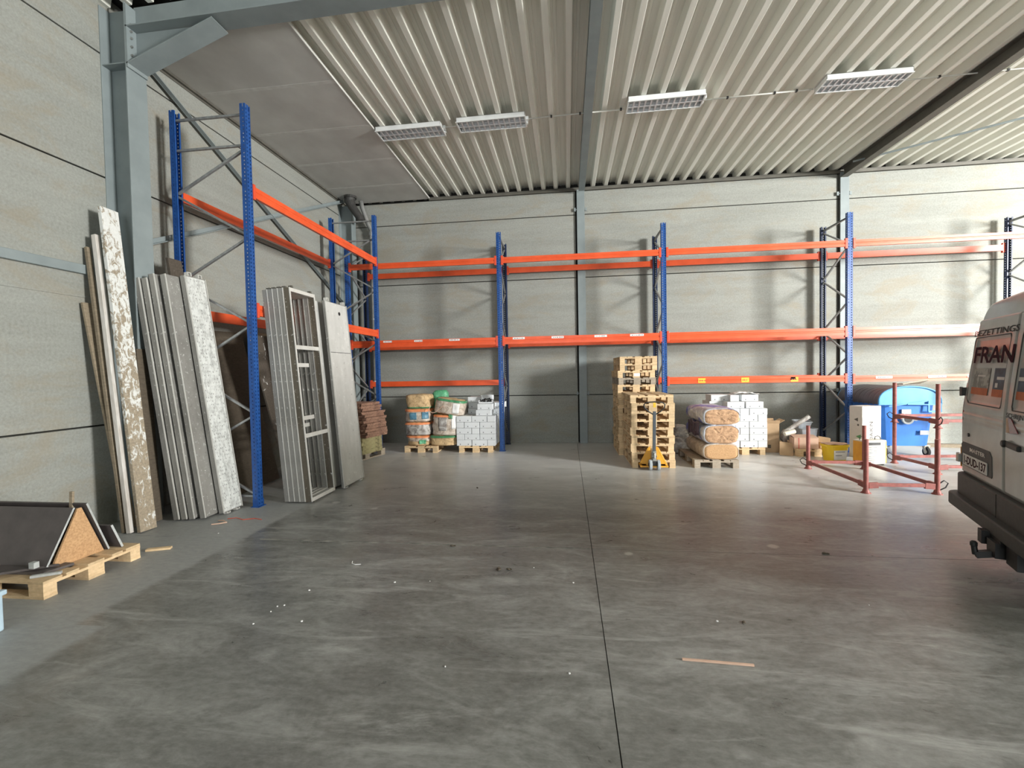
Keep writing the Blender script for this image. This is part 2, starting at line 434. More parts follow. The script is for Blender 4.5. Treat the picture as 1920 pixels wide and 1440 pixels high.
m = MB()   # backing behind the open joints
m.b2((XL - .4, YB + .17, -.1), (XR + .4, YB + .2, 6.4)); m.b2((XL - .2, YF, -.1), (XL - .17, YB + .3, 6.4))
struct('wall_outer', m, M['joint'])
# door frames round the side gateway and the added, unseen rear opening
m = MB()
for s_ in (-1, 1): m.bar(GC + GT * GW * s_, GC + GT * GW * s_ + Vector((0, 0, GZ)), .10, .10, (1, 0, 0))
m.bar(GC - GT * GW + Vector((0, 0, GZ)), GC + GT * GW + Vector((0, 0, GZ)), .10, .10)
struct('door_1', m, M['steel'])
m = MB()
for x in (-3.2, 2.2): m.bar((x, YF + .03, 0), (x, YF + .03, 4.4), .12, .12, (0, 1, 0))
m.bar((-3.2, YF + .03, 4.4), (2.2, YF + .03, 4.4), .12, .12)
struct('added_rear_door', m, M['steel'])

# ---- trapezoidal roof deck, ribs running away from the camera
pitch = .2935; x0 = -3.14
prof = []
k0 = int((XL - x0) / pitch) - 2; k1 = int((XR - x0) / pitch) + 2
for k in range(k0, k1):
    c = x0 + k * pitch
    prof += [(c - .066, 6.205), (c - .040, 6.075), (c - .036, 6.072), (c + .036, 6.072), (c + .040, 6.075), (c + .066, 6.205), (c + .094, 6.205), (c + .100, 6.197), (c + .134, 6.197), (c + .140, 6.205)]
n = len(prof)
for nm, ya, yb_, dz in (('ceiling', 5.02, YB + .15, 0), ('ceiling_near', YF - .2, 4.98, .19)):
    vs = [(x, ya, z + dz) for x, z in prof] + [(x, yb_, z + dz) for x, z in prof]
    m = MB(); m.add(vs, [(i, i + 1, n + i + 1, n + i) for i in range(n - 1)])
    struct(nm, m, M['deckroof'])
m = MB(); m.b2((XL - .2, YF - .2, 6.42), (XR + .2, YB + .2, 6.47)); struct('ceiling_top', m, M['joint'])
# flat fire boards under the deck along the left wall
m = MB(); ys = [5.13, 6.35, 7.55, 8.75, 9.95, YB]
m.b2((XL, 5.13, 6.035), (-3.3, YB, 6.06))
struct('ceiling_board', m, M['board'])
m = MB()
for y in ys[1:-1]: m.b2((XL, y - .035, 6.0335), (-3.3, y + .035, 6.036))
m.b2((-3.303, 5.13, 6.03), (-3.292, YB, 6.066))
struct('trim_2', m, M['boardseam'])
# eaves angles
m = MB(); m.b2((-3.3, YB - .05, 5.985), (XR, YB, 6.03)); m.b2((-3.3, YB - .008, 5.985), (XR, YB, 6.072)); struct('trim_3', m, M['steeldark'])
m = MB(); m.b2((XL, 5.13, 6.0), (XL + .05, YB, 6.035)); m.b2((XL, 5.13, 5.97), (XL + .012, YB, 6.035)); struct('trim_4', m, M['steeldark'])
m = MB(); m.b2((XL, YF, 2.955), (XL + .045, 4.87, 3.06)); struct('trim_5', m, M['steel'], bevel=.008)
# rubble line where the left wall meets the floor joint, hairline marks
m = MB(); m.b2((XL, YF, 2.69), (XL + .004, 4.85, 2.712)); struct('trim_6', m, M['wall'])

def ibeam(mb, p, q, w, h, tf=.012, tw=.010, up=(0, 0, 1)):
    p = Vector(p); q = Vector(q); u = Vector(up).normalized()
    mb.bar(p + u * (tf / 2), q + u * (tf / 2), w, tf, up)
    mb.bar(p + u * (h - tf / 2), q + u * (h - tf / 2), w, tf, up)
    mb.bar(p + u * (h / 2), q + u * (h / 2), tw, h - 2 * tf, up)
# ---- portal frame: column, rafter, haunch
r = thing('portal_frame', 'grey steel portal column and rafter with bolted haunch beside the left wall', 'steel frame', (-5.32, 5.0, 0))
m = MB(); ibeam(m, (-.18, 0, 0), (-.18, 0, 6.22), .26, .35, .014, .010, (1, 0, 0)); m.build('column', M['steel'], r, bevel=.002)
m = MB(); m.b2((.0, -.10, .02), (.0, .10, .03)) if False else None
for z in (5.52,):
    m.b2((-.166, -.12, z - .006), (.156, .12, z + .006))
m.b2((-.166, -.12, 3.0), (.156, .12, 3.012)) if False else None
m.build('stiffener', M['steel'], r)
m = MB(); m.bar((.17, 0, 5.94), (18.3, 0, 6.24), .26, .014); m.bar((.17, 0, 6.09), (18.3, 0, 6.40), .010, .30); m.build('rafter', M['steel'], r)
m = MB()
m.ext([(.17, 5.50), (1.28, 5.93), (.17, 5.93)], lambda u, v, t: (u, t, v), -.006, .006)
m.bar((.17, 0, 5.505), (1.30, 0, 5.915), .26, .014)
m.build('haunch', M['steel'], r)
m = MB(); m.b2((.17, -.13, 5.46), (.19, .13, 6.2)); m.build('end_plate', M['steel'], r)
m = MB()
for z in (5.62, 5.72, 5.82, 5.90, 5.98):
    for y in (-.08, .08):
        m.cyl((.19, y, z), (.212, y, z), .014, 6)
m.build('bolt', M['chrome'], r, label='row of bright bolt heads')
r['kind'] = 'structure'
m = MB(); ibeam(m, (-.18, 0, 0), (-.18, 0, 5.9), .22, .33, .014, .010, (1, 0, 0))
cc = m.build('corner_column', M['steel'], None, loc=(-5.32, 10.66, 0)); tag(cc, 'grey steel column in the far left corner behind the racking', 'steel column'); cc['kind'] = 'structure'
def wallcol(x, lab):
    r = thing('wall_column', lab, 'steel column', (x, YB, 0)); r['kind'] = 'structure'
    m = MB(); m.b2((-.085, -.06, 0), (.095, -.045, 6.0)); m.b2((-.006, -.045, 0), (.008, .10, 6.0)); m.build('flange', M['steel'], r, bevel=.002)
    m = MB(); m.b2((-.098, -.01, 0), (-.086, .02, 6.0)); m.build('joint', M['joint'], r)
    m = MB()
    for z in (1.16, 5.5):
        for sx in (-1, 1):
            m.b2((sx * .13 - .02, -.05, z), (sx * .13 + .02, -.03, z + .08)); m.b2((sx * .10 - .02, -.055, z + .03), (sx * .10 + .02, -.045, z + .045))
    m.build('clamp', M['steel'], r)
wallcol(.37, 'grey steel wall column between the second rack bay posts')
wallcol(6.12, 'grey steel wall column behind the tall rack post right of centre')
m = MB(); ibeam(m, (0, 0, 0), (0, 10.7 - 5.1, 0), .14, .17)
o = m.build('roof_beam', M['steel'], None, loc=(.40, 5.14, 5.925)); tag(o, 'slim grey steel beam under the roof above the middle of the hall', 'steel beam'); o['kind'] = 'structure'
m = MB(); ibeam(m, (0, 0, 0), (0, 10.8 - 5.1, 0), .15, .20)
o = m.build('roof_beam', M['steeldark'], None, loc=(6.11, 5.14, 5.885)); tag(o, 'dark steel beam under the roof, right of all four lamps', 'steel beam'); o['kind'] = 'structure'
m = MB(); m.cyl((0, 0, 0), (6.4, -4.35, 0), .02, 8)
o = m.build('roof_brace', M['steel'], None, loc=(5.95, 10.26, 5.97)); tag(o, 'thin grey brace rod crossing the roof ribs at far right', 'brace'); o['kind'] = 'structure'
# wall bracing on the left wall
def angle(name, p, q, lab):
    p = Vector(p); q = Vector(q)
    m = MB(); m.bar((0, 0, 0), q - p, .012, .07, (0, 0, 1)); m.bar(Vector((.03, 0, -.03)), q - p + Vector((.03, 0, -.03)), .06, .010, (0, 0, 1))
    o = m.build(name, M['steel'], None, loc=p); tag(o, lab, 'brace'); o['kind'] = 'structure'
angle('wall_brace', (-5.44, 5.16, 6.0), (-5.44, 11.0, 3.30), 'grey wall brace falling towards the far left corner')
angle('wall_brace', (-5.40, 5.16, 3.45), (-5.40, 10.6, 6.0), 'grey wall brace rising towards the far left corner behind the blue posts')

# ================================================================== CEILING LAMPS
def make_lamp():
    r = thing('ceiling_lamp', '', 'lamp')
    L, W, H = 1.17, .34, .085
    m = MB()
    m.b2((-L / 2, -W / 2, 0), (L / 2, -W / 2 + .006, H)); m.b2((-L / 2, W / 2 - .006, 0), (L / 2, W / 2, H))
    m.b2((-L / 2, -W / 2, 0), (-L / 2 + .006, W / 2, H)); m.b2((L / 2 - .006, -W / 2, 0), (L / 2, W / 2, H)); m.b2((-L / 2, -W / 2, H - .006), (L / 2, W / 2, H))
    m.b2((-L / 2 - .01, -W / 2 - .006, 0), (L / 2 + .01, -W / 2 + .012, .012)); m.b2((-L / 2 - .01, W / 2 - .012, 0), (L / 2 + .01, W / 2 + .006, .012))
    m.b2((-L / 2 - .01, -W / 2, 0), (-L / 2 + .012, W / 2, .012)); m.b2((L / 2 - .012, -W / 2, 0), (L / 2 + .01, W / 2, .012))
    m.build('housing', M['lampwhite'], r)
    m = MB(); n = 13
    for side in (-1, 1):
        yc = side * W / 4
        for k in range(1, n):
            x = -L / 2 + k * L / n
            m.add([(x - .012, yc - W / 4 + .01, .004), (x + .012, yc - W / 4 + .01, .004), (x + .012, yc + W / 4 - .01, .004), (x - .012, yc + W / 4 - .01, .004), (x, yc - W / 4 + .01, .05), (x, yc + W / 4 - .01, .05)],
                  [(0, 3, 2, 1), (0, 1, 4), (2, 3, 5), (1, 2, 5, 4), (3, 0, 4, 5)])
    m.b2((-L / 2 + .012, -.008, .002), (L / 2 - .012, .008, .05))
    m.build('louvre', M['alu'], r)
    m = MB()
    for side in (-1, 1):
        yc = side * W / 4
        q = [(yc + (W / 4 - .012) * math.cos(a), .03 + .045 * math.sin(a)) for a in [PI * i / 8 for i in range(9)]]
        m.add([(-L / 2 + .02, y, z) for y, z in q] + [(L / 2 - .02, y, z) for y, z in q], [(i, i + 1, 9 + i + 1, 9 + i) for i in range(8)])
    m.build('reflector', M['alu'], r)
    for side in (-1, 1):
        m = MB(); m.cyl((-L / 2 + .03, side * W / 4, .058), (L / 2 - .03, side * W / 4, .058), .009, 8); m.build('lamp_tube', M['tube'], r, smooth=True)
    m = MB(); m.b2((L / 2, -.03, .03), (L / 2 + .05, .03, .08)); m.b2((L / 2 + .0, .07, .02), (L / 2 + .03, .12, .06)); m.build('end_box', M['lampwhite'], r)
    return r
lamp = make_lamp()
LP = [(-2.68, 7.82, -.01, 'ceiling lamp at the edge of the flat boards, first of four from the left'),
      (-1.22, 7.76, -.01, 'ceiling lamp just left of the central roof beam, second of four'),
      (1.62, 7.60, -.015, 'ceiling lamp just right of the central roof beam, third of four'),
      (4.48, 7.50, -.005, 'bright ceiling lamp nearest the dark roof beam, with zigzag reflections')]
for i, (x, y, a, lab) in enumerate(LP):
    o = lamp if i == 0 else copy_tree(lamp)
    o.location = (x, y, 5.985); o.rotation_euler = (0, 0, a); o['label'] = lab; o['group'] = 'fluorescent lamps under the roof'
cd = thing('cable_conduit', 'thin white cable conduit linking the four ceiling lamps', 'conduit', (0, 7.7, 6.045))
m = MB()
for a, b in ((-2.06, -1.84), (-.58, 1.0), (2.25, 3.86), (5.1, 9.6)):
    ya = .06 - .026 * a if a < 2 else .02 - .02 * a; yb_ = .06 - .026 * b if b < 2 else .02 - .02 * b
    m.cyl((a, ya, 0), (b, yb_, 0), .011, 8)
m.build('pipe', M['conduit'], cd, smooth=True)
m = MB()
for x in (-.2, .28, .95, 2.6, 3.3, 3.62, 5.6, 6.5, 7.4):
    y = .06 - .026 * x if x < 2 else .02 - .02 * x
    m.b2((x - .014, y - .02, -.014), (x + .014, y + .02, .016))
m.build('clip', M['black'], cd)

# ================================================================== PALLET RACKING
def upright_mesh(H):
    m = MB(); W = .10; D = .075; t = .004; st = .05
    # front plate at y=0 with two rows of slots
    for a, b in ((-.05, -.033), (-.019, .019), (.033, .05)): m.b2((a, 0, 0), (b, t, H))
    for sx in (-1, 1):
        for k in range(int(H / st)):
            z = k * st
            m.b2((sx * .019, 0, z), (sx * .033, t, z + .026))
    # sides, one slot row each
    for sx in (-1, 1):
        x0_, x1_ = (sx * .05, sx * (.05 - t))
        m.b2((x0_, 0, 0), (x1_, .026, H)); m.b2((x0_, .038, 0), (x1_, D, H))
        for k in range(int(H / st)):
            z = k * st + .02
            m.b2((x0_, .026, z), (x1_, .038, z + .034))
        m.b2((x0_, D - t, 0), (sx * .028, D, H))
    return m
MU = {}
def get_up(H, mt):
    k = (H, mt)
    if k not in MU: MU[k] = upright_mesh(H).mesh('upright', M[mt])
    return MU[k]
def brace_bar(parent, p, q, name='brace'):
    m = MB(); m.bar(p, q, .028, .034, (1, 0, 0)); m.build(name, M['galv'], parent, bevel=.003)
def rack_frame(label, loc, rz, H, D, fz, rz_, rungs, group, rear_mat='navy', front_mat='blue', foot=True):
    r = thing('rack_support', label, 'rack frame', loc, rz, group)
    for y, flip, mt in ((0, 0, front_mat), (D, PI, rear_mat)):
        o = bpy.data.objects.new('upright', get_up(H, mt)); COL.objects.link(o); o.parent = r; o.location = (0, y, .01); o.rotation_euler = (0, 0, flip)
        m = MB(); yc = y + (.035 if y == 0 else -.035)
        m.b2((-.07, yc - .06, 0), (.07, yc + .06, .008)); m.b2((-.054, yc - .041, .008), (-.05, yc + .041, .10)); m.b2((.05, yc - .041, .008), (.054, yc + .041, .10))
        m.build('base_plate', M[mt], r)
    ya, yb_ = .055, D - .055
    nodes = sorted([(z, 0) for z in fz] + [(z, 1) for z in rz_], reverse=True)
    for (z1, s1), (z2, s2) in zip(nodes[:-1], nodes[1:]):
        if s1 != s2: brace_bar(r, (0, ya if s1 == 0 else yb_, z1 - .02), (0, ya if s2 == 0 else yb_, z2 + .02))
    for z in rungs: brace_bar(r, (0, ya, z), (0, yb_, z), 'rung')
    return r
# left rack: two bays deep row along the left wall, aisle side faces +X
fzL = [4.76, 3.60, 2.44, 1.24, .14]; rzL = [4.2, 3.03, 1.85, .68]
GL = 'rack frames along the left wall'
rack_frame('tall blue rack frame nearest the camera, beside the leaning scaffold decks', (-4.115, 5.55, 0), PI / 2, 5.30, 1.10, fzL, rzL, (5.19, 4.79, .14), GL, 'blue')
rack_frame('tall blue rack frame standing beside the red brown board stack in the corner', (-4.13, 9.57, 0), PI / 2, 5.22, 1.08, fzL, rzL, (5.12, 4.70, .14), GL, 'blue')
# back rack
GB = 'rack frames along the back wall'
fzB = [4.72, 4.15, 3.05, 1.95, .85]; rzB = [4.66, 3.60, 2.50, 1.40, .30]
YR = 9.75
FX = [-4.93, -1.44, 2.03, 5.61, 9.22]
FL = ['short blue rack frame tucked in the corner behind the taller rack',
      'blue rack frame beside the white cartons left of the central wall column',
      'blue rack frame rising behind the stacked pallets and pallet truck',
      'blue rack frame standing beside the blue waste container and tall carton',
      'navy rack frame rising behind the parked van']
for x, lab in zip(FX, FL):
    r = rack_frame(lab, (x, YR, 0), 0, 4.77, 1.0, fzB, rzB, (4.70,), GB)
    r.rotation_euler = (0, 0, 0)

def beam(label, p, L, h, rz=0, group=None, flip=0, cz=.10, stickers=()):
    """beam starting at p (front face, lower edge), running local +x; front face at -y (flip: +y)"""
    r = thing('rack_beam', label, 'rack beam', p, rz, group)
    d = .045; s = -1 if not flip else 1
    f = lambda u, v, t: (t, u * -s if False else (-u if s > 0 else u), v)
    g1 = h * .38; g2 = h * .62
    poly = [(0, 0), (d, 0), (d, h), (0, h), (0, g2), (.007, g2 - .008), (.007, g1 + .008), (0, g1)]
    m = MB(); m.ext(poly, f, .045, L - .045); m.build('beam_body', M['orange'], r)
    for x in (.0, L - .045):
        m = MB(); m.b2((x, -.006 * 1 if s < 0 else .006, h / 2 - cz), (x + .045, .04 if s < 0 else -.04, h / 2 + cz)); m.build('connector', M['redcon'], r, bevel=.002)
    for (x, w, hh, zz, mt) in stickers:
        m = MB(); m.b2((x, -.0012, zz), (x + w, -.0006, zz + hh)); s_ = m.build('sticker', M[mt], r)
        m = MB(); rr = random.Random(int(x * 100)); q = x + w * .12
        while q < x + w * .86:
            ww = rr.uniform(.012, .03); m.b2((q, -.0018, zz + hh * .35), (q + ww, -.0012, zz + hh * .62)); q += ww + rr.choice((.006, .02))
        if mt == 'paper': m.build('print', M['ink'], s_)
        else: m.build('print', M['redcon'], s_)
    return r
GBm = 'orange beams of the back racking'
bays = [(FX[i] + .05, FX[i + 1] - FX[i] - .10) for i in range(4)]
bn = ['first bay from the corner', 'second bay, in front of the central wall column', 'third bay, above the pallet stacks', 'fourth bay, beside the van']
fy, ry = YR - .006, YR + 1.006
for i, (x, L) in enumerate(bays):
    st = []
    if i == 0: st = [(.78, .20, .038, .105, 'paper'), (1.50, .19, .038, .105, 'paper'), (2.3, .24, .04, .105, 'paper')]
    if i == 1: st = [(.23, .26, .045, .10, 'paper'), (1.07, .26, .045, .10, 'paper'), (1.98, .26, .045, .10, 'paper'), (2.72, .28, .045, .10, 'paper')]
    beam('upper front orange beam of the ' + bn[i], (x, fy, 4.105), L, .125, 0, GBm)
    beam('upper rear orange beam of the ' + bn[i], (x, ry, 4.095), L, .125, 0, GBm, 1)
    beam('labelled middle front orange beam of the ' + bn[i] if st else 'middle front orange beam of the ' + bn[i], (x, fy, 2.345), L, .155, 0, GBm, 0, .11, st)
    beam('middle rear orange beam of the ' + bn[i], (x, ry, 2.335), L, .155, 0, GBm, 1, .11)
    if i == 2:
        beam('low orange beam with yellow stickers behind the pallet stack in the third bay', (x, fy, 1.425), L, .125, 0, GBm, 0, .10, [(.62, .145, .095, .015, 'ystick'), (1.47, .15, .095, .015, 'ystick'), (2.42, .14, .09, .015, 'ystick'), (2.42, .09, .055, .05, 'paper')])
        beam('low rear orange beam of the third bay', (x, ry, 1.425), L, .125, 0, GBm, 1)
    if i == 3:
        beam('low orange beam with white labels above the blue container in the fourth bay', (x, fy, 1.415), L, .125, 0, GBm, 0, .10, [(.42, .30, .05, .06, 'paper'), (1.36, .32, .05, .06, 'paper'), (2.05, .12, .05, .06, 'paper')])
    if i == 0:
        beam('low rear orange beam above the jute bales in the first bay', (x, ry, 1.43), L, .125, 0, GBm, 1)
GLm = 'orange beams of the left racking'
LL = 9.57 - 5.55 - .10
RZ = PI / 2
beam('upper aisle side orange beam of the rack along the left wall', (-4.109, 5.60, 4.135), LL, .145, RZ, GLm)
beam('lower aisle side orange beam behind the open scaffold frames', (-4.109, 5.60, 2.56), LL, .145, RZ, GLm)
beam('upper wall side orange beam of the rack along the left wall', (-5.221, 5.60, 4.15), LL, .13, RZ, GLm, 1)
beam('lower wall side orange beam of the rack along the left wall', (-5.221, 5.60, 2.57), LL, .145, RZ, GLm, 1)
# ================================================================== EURO PALLETS
ORD = ['lowest', 'second from the floor', 'third from the floor', 'fourth from the floor', 'fifth from the floor', 'sixth from the floor', 'seventh from the floor', 'eighth from the floor', 'ninth from the floor',
       'tenth from the floor', 'eleventh from the floor', 'twelfth from the floor', 'thirteenth from the floor', 'topmost', ]
def make_pallet(mt, W=.74, L=1.16):
    """origin at ground centre; short side along x, long side along y"""
    r = thing('wooden_pallet', '', 'pallet')
    m = MB()
    for x, w in ((-W / 2 + .07, .14), (-W / 4 + .015, .10), (0, .14), (W / 4 - .015, .10), (W / 2 - .07, .14)):
        m.b2((x - w / 2, -L / 2, .122), (x + w / 2, L / 2, .143))
    m.build('deck_boards', mt, r, bevel=.002)
    for y in (-L / 2 + .07, 0, L / 2 - .07):
        m = MB(); m.b2((-W / 2, y - .07, .100), (W / 2, y + .07, .122)); m.build('cross_board', mt, r)
    for x in (-W / 2 + .05, 0, W / 2 - .05):
        w = .10 if x else .14
        m = MB(); m.b2((x - w / 2, -L / 2, 0), (x + w / 2, L / 2, .022)); m.build('skid', mt, r)
        for y, l in ((-L / 2 + .07, .14), (0, .14), (L / 2 - .07, .14)):
            m = MB(); m.b2((x - w / 2 + .001, y - l / 2 + .002, .022), (x + w / 2 - .001, y + l / 2 - .002, .100)); m.build('block', mt, r)
    return r
pal = make_pallet(M['wood']); palg = make_pallet(M['woodgrey'])
PH = .1435
rr = random.Random(3)
fo = [(.02, .0), (.015, .0), (-.005, 0), (.012, 0), (-.012, 0), (.008, 0), (.018, 0), (.022, 0), (-.01, .01)]
first = True
for k in range(9):
    x, y = 1.478 + fo[k][0], 8.15 + .58 + fo[k][1]
    lab = 'wooden pallet in the stack behind the hand pallet truck, ' + (ORD[k] if k < 8 else 'topmost')
    if first: pal.location = (x, y, 0); pal['label'] = lab; pal['group'] = 'pallets in the front stack'; first = False
    else: dup(pal, (x, y, k * PH), R(rr.uniform(-.8, .8)), lab, 'pallets in the front stack')
fo = [0, .01, -.01, .005, .01, -.005, .0, .01, 0, -.005, .005, -.01, .035, .035]
for k in range(14):
    src = palg if k in (10,) else pal
    lab = 'wooden pallet in the taller rear stack, ' + (ORD[k] if k < 13 else 'topmost')
    if k == 10: lab = 'grey weathered pallet in the taller rear stack, fourth from its top'
    a = dup(src, (1.40 + fo[k], 9.36 + .58 + rr.uniform(-.01, .01) + .003 * k, k * PH), R(rr.uniform(-.9, .9)), lab, 'pallets in the rear stack')
    if k == 11:
        m = MB(); m.b2((-.05, -.5815, .028), (.07, -.5805, .088)); m.build('label', M['paper'], a)
palg.location = (2.56, 8.16 + .58, 0); palg['label'] = 'grey weathered pallet under the blue wrapped fibre bales'
dup(pal, (-2.0, 10.16, 0), 0, 'wooden pallet under the white cartons beside the blue rack post', 'pallets carrying goods by the back wall')
dup(pal, (3.52, 9.45 + .58, 0), 0, 'light wooden pallet under the white cartons beside the cardboard boxes', 'pallets carrying goods by the back wall')
dup(pal, (-3.22, 10.12, 0), 0, 'wooden pallet under the jute and film wrapped bale columns', 'pallets carrying goods by the back wall')
dup(palg, (-4.46, 8.88, 0), R(-14), 'grey pallet under the red brown boards and olive slabs', 'pallets carrying goods by the back wall')
dup(pal, (4.74, 9.86, 0), R(4), 'wooden pallet under the jumble of cardboard boxes', 'pallets carrying goods by the back wall')
lp_ = make_pallet(M['wood'], .82, 1.2)
lp_.location = (-4.76, 3.46, 0); lp_.rotation_euler = (0, 0, PI / 2); lp_['label'] = 'wooden pallet nearest the camera under the dark laminate panels'

# ================================================================== HAND PALLET TRUCK
t = thing('hand_pallet_truck', 'yellow hand pallet truck with dark drawbar parked in the pallet stack', 'pallet truck', (1.475, 7.98, 0))
m = MB(); m.bar((0, .02, .30), (0, -.05, 1.02), .052, .03, (0, 1, 0)); m.build('drawbar', M['greypaint'], t, bevel=.004)
pts = [(.0, -.045, .93)]
for a in range(0, 9):
    u = a / 8 * PI
pts = [(0, -.045, .955), (.10, -.05, 1.02), (.165, -.052, 1.085), (.175, -.054, 1.14), (.135, -.055, 1.175), (0, -.056, 1.185), (-.135, -.055, 1.175), (-.175, -.054, 1.14), (-.165, -.052, 1.085), (-.10, -.05, 1.02), (0, -.045, .955)]
m = MB(); m.tube(pts, .011, 8); h = m.build('handle_loop', M['black'], t, smooth=True)
m = MB(); m.b2((-.02, -.062, 1.09), (.022, -.045, 1.17)); m.build('release_lever', M['ystick'], h)
m = MB(); m.cyl((0, .03, .17), (0, .03, .33), .042, 14); m.cyl((0, -.02, .20), (0, -.02, .30), .02, 10); m.cyl((-.045, 0, .24), (.045, 0, .24), .015, 8); m.b2((-.05, -.04, .15), (.05, .07, .175)); m.build('hydraulic_pump', M['chrome'], t, smooth=False, bevel=.003)
m = MB()
m.ext([(-.235, .05), (.235, .05), (.235, .09), (.09, .375), (.045, .395), (.045, .115), (-.045, .115), (-.045, .40), (-.10, .36), (-.235, .09)], lambda u, v, q: (u, q, v), .10, .108)
m.b2((-.235, .02, .05), (-.20, .14, .075)); m.b2((.20, .02, .05), (.235, .14, .075)); m.b2((-.235, .0, .045), (.235, .02, .068))
m.ext([(.205, .06), (.235, .06), (.085, .36), (.06, .36)], lambda u, v, q: (u, q, v), .02, .035)
m.build('frame_plate', M['truckyellow'], t, bevel=.002)
for s_ in (-1, 1):
    m = MB(); m.b2((s_ * .235, .10, .052), (s_ * .115, 1.20, .088)); m.build('fork', M['truckyellow'], t, bevel=.004)
    m = MB(); m.cyl((s_ * .045, 0, .09), (s_ * .092, 0, .09), .09, 24); wv = m.build('steering_wheel', M['wheel'], t, bevel=.006)
    m = MB(); m.cyl((s_ * .042, 0, .09), (s_ * .096, 0, .09), .035, 14); m.build('hub', M['black'], wv)
    m = MB(); m.cyl((s_ * .145, 1.08, .042), (s_ * .205, 1.08, .042), .04, 14); m.build('load_roller', M['wheel'], t)
m = MB(); m.cyl((-.10, 0, .09), (.10, 0, .09), .014, 8); m.b2((-.04, -.05, .09), (.04, .05, .16)); m.build('fork_yoke', M['black'], t)

# ================================================================== WHITE CARTONS
def make_carton(w, d, h):
    m = MB(); m.b2((-w / 2, 0, 0), (w / 2, d, h))
    r = m.build('white_carton', M['carton'], None, bevel=.004)
    if w > .25:
        for sx in (-1, 1):
            q = MB(); q.b2((sx * w * .27 - .009, -.0012, h * .16), (sx * w * .27 + .009, .0, h * .34)); q.build('hand_hole', M['cartondark'], r)
    return r
CH = .1305
cb = make_carton(.330, .45, CH - .004); cs_ = make_carton(.166, .45, CH - .004)
rowname = ['bottom row', 'second row', 'third row', 'fourth row', 'fifth row', 'sixth row']
used = {'b': 0, 's': 0}
def put_carton(big, x, y, z, lab, grp, rz=0):
    src = cb if big else cs_; k = 'b' if big else 's'
    if not used[k]:
        used[k] = 1; src.location = (x, y, z); src.rotation_euler = (0, 0, rz); tag(src, lab, 'carton', grp); return src
    c = dup(src, (x, y, z), rz, lab, grp); c['category'] = 'carton'; return c
def carton_stack(x0_, y0_, rows, cols, where, grp, seed):
    rr = random.Random(seed)
    for r_ in range(rows):
        for layer in range(2):
            seq = [1, 1, 0] if (r_ + layer) % 2 == 0 else [0, 1, 1]
            if cols == 3 and r_ % 3 == 2: seq = [1, 0, 1]
            x = x0_
            for i, bgi in enumerate(seq):
                w_ = .332 if bgi else .168
                lab = 'white carton %s, %s, %s of %s layer' % (where, rowname[r_], ['leftmost', 'middle', 'rightmost'][i], 'front' if layer == 0 else 'rear')
                put_carton(bgi, x + w_ / 2 + rr.uniform(-.002, .002), y0_ + layer * .47 + rr.uniform(-.008, .008), .1435 + r_ * CH, lab, grp)
                x += w_ + .009
carton_stack(-2.42, 9.60, 5, 3, 'beside the blue post', 'white cartons on the pallet beside the blue rack post', 1)
G1 = 'white cartons on the pallet beside the blue rack post'
zt = .1435 + 5 * CH
put_carton(1, -1.83, 9.66, zt, 'white carton alone on the stack beside the blue post, under a wider one', G1)
put_carton(1, -1.79, 9.64, zt + CH, 'white carton second up on the stack beside the blue post', G1)
put_carton(1, -2.10, 10.10, zt, 'shaded carton behind on the left stack, lowest of a pile of three', G1, .05)
put_carton(1, -2.09, 10.11, zt + CH, 'shaded carton behind on the left stack, middle of a pile of three', G1, -.03)
put_carton(1, -2.10, 10.10, zt + 2 * CH, 'tan lit carton behind on the left stack, topmost of a pile of three', G1, .02)
put_carton(1, -1.70, 10.12, zt, 'white carton behind on the left stack close to the blue post, lower', G1, -.12)
put_carton(1, -1.70, 10.10, zt + CH, 'tilted white carton behind on the left stack close to the blue post, upper', G1, -.25)
r = thing('open_carton', 'open white carton with black cable scraps on the stack beside the blue post', 'carton', (-1.79, 9.72, zt + 2 * CH), .05)
m = MB(); w_, d_, h_ = .30, .30, .07
m.b2((-w_ / 2, 0, 0), (w_ / 2, d_, .006)); m.b2((-w_ / 2, 0, 0), (w_ / 2, .006, .03)); m.b2((-w_ / 2, 0, 0), (-w_ / 2 + .006, d_, h_)); m.b2((w_ / 2 - .006, 0, 0), (w_ / 2, d_, h_)); m.b2((-w_ / 2, d_ - .006, 0), (w_ / 2, d_, h_))
m.build('tray', M['carton'], r)
m = MB(); m.grid(lambda u, v: (-w_ / 2 + u * w_, d_ + .03 * math.sin(v * 2), h_ + v * .10 + .012 * math.sin(u * PI)), 8, 5); o = m.build('lid', M['carton'], r, smooth=True)
sm = o.modifiers.new('s', 'SOLIDIFY'); sm.thickness = .006
m = MB(); rr = random.Random(5)
for i in range(9):
    p = Vector((rr.uniform(-.12, .12), rr.uniform(.03, .25), rr.uniform(.03, .06)))
    m.tube([p, p + Vector((rr.uniform(-.06, .06), rr.uniform(-.02, .05), rr.uniform(.02, .05))), p + Vector((rr.uniform(-.1, .1), 0, rr.uniform(0, .03)))], .012, 6)
o = m.build('cable_scraps', M['black'], r, smooth=True); o['kind'] = 'stuff'
G2 = 'white cartons on the pallet beside the cardboard boxes'
carton_stack(3.085, 9.47, 6, 3, 'behind the fibre bales', G2, 2)
zt = .1435 + 6 * CH
put_carton(1, 3.72, 9.52, zt, 'white carton on top of the stack behind the fibre bales, right side', G2, .01)
put_carton(1, 3.36, 9.52, zt, 'white carton on top of the stack behind the fibre bales, middle', G2, .02)
put_carton(1, 3.10, 9.80, zt, 'grey shaded carton overhanging the left edge of the stack behind the bales', G2, .04)
put_carton(1, 3.13, 9.78, zt + CH, 'shaded carton topmost at the left of the stack behind the bales', G2, -.05)
put_carton(0, 3.38, 9.64, zt + CH, 'small upright white carton high on the stack behind the bales', G2, .0)
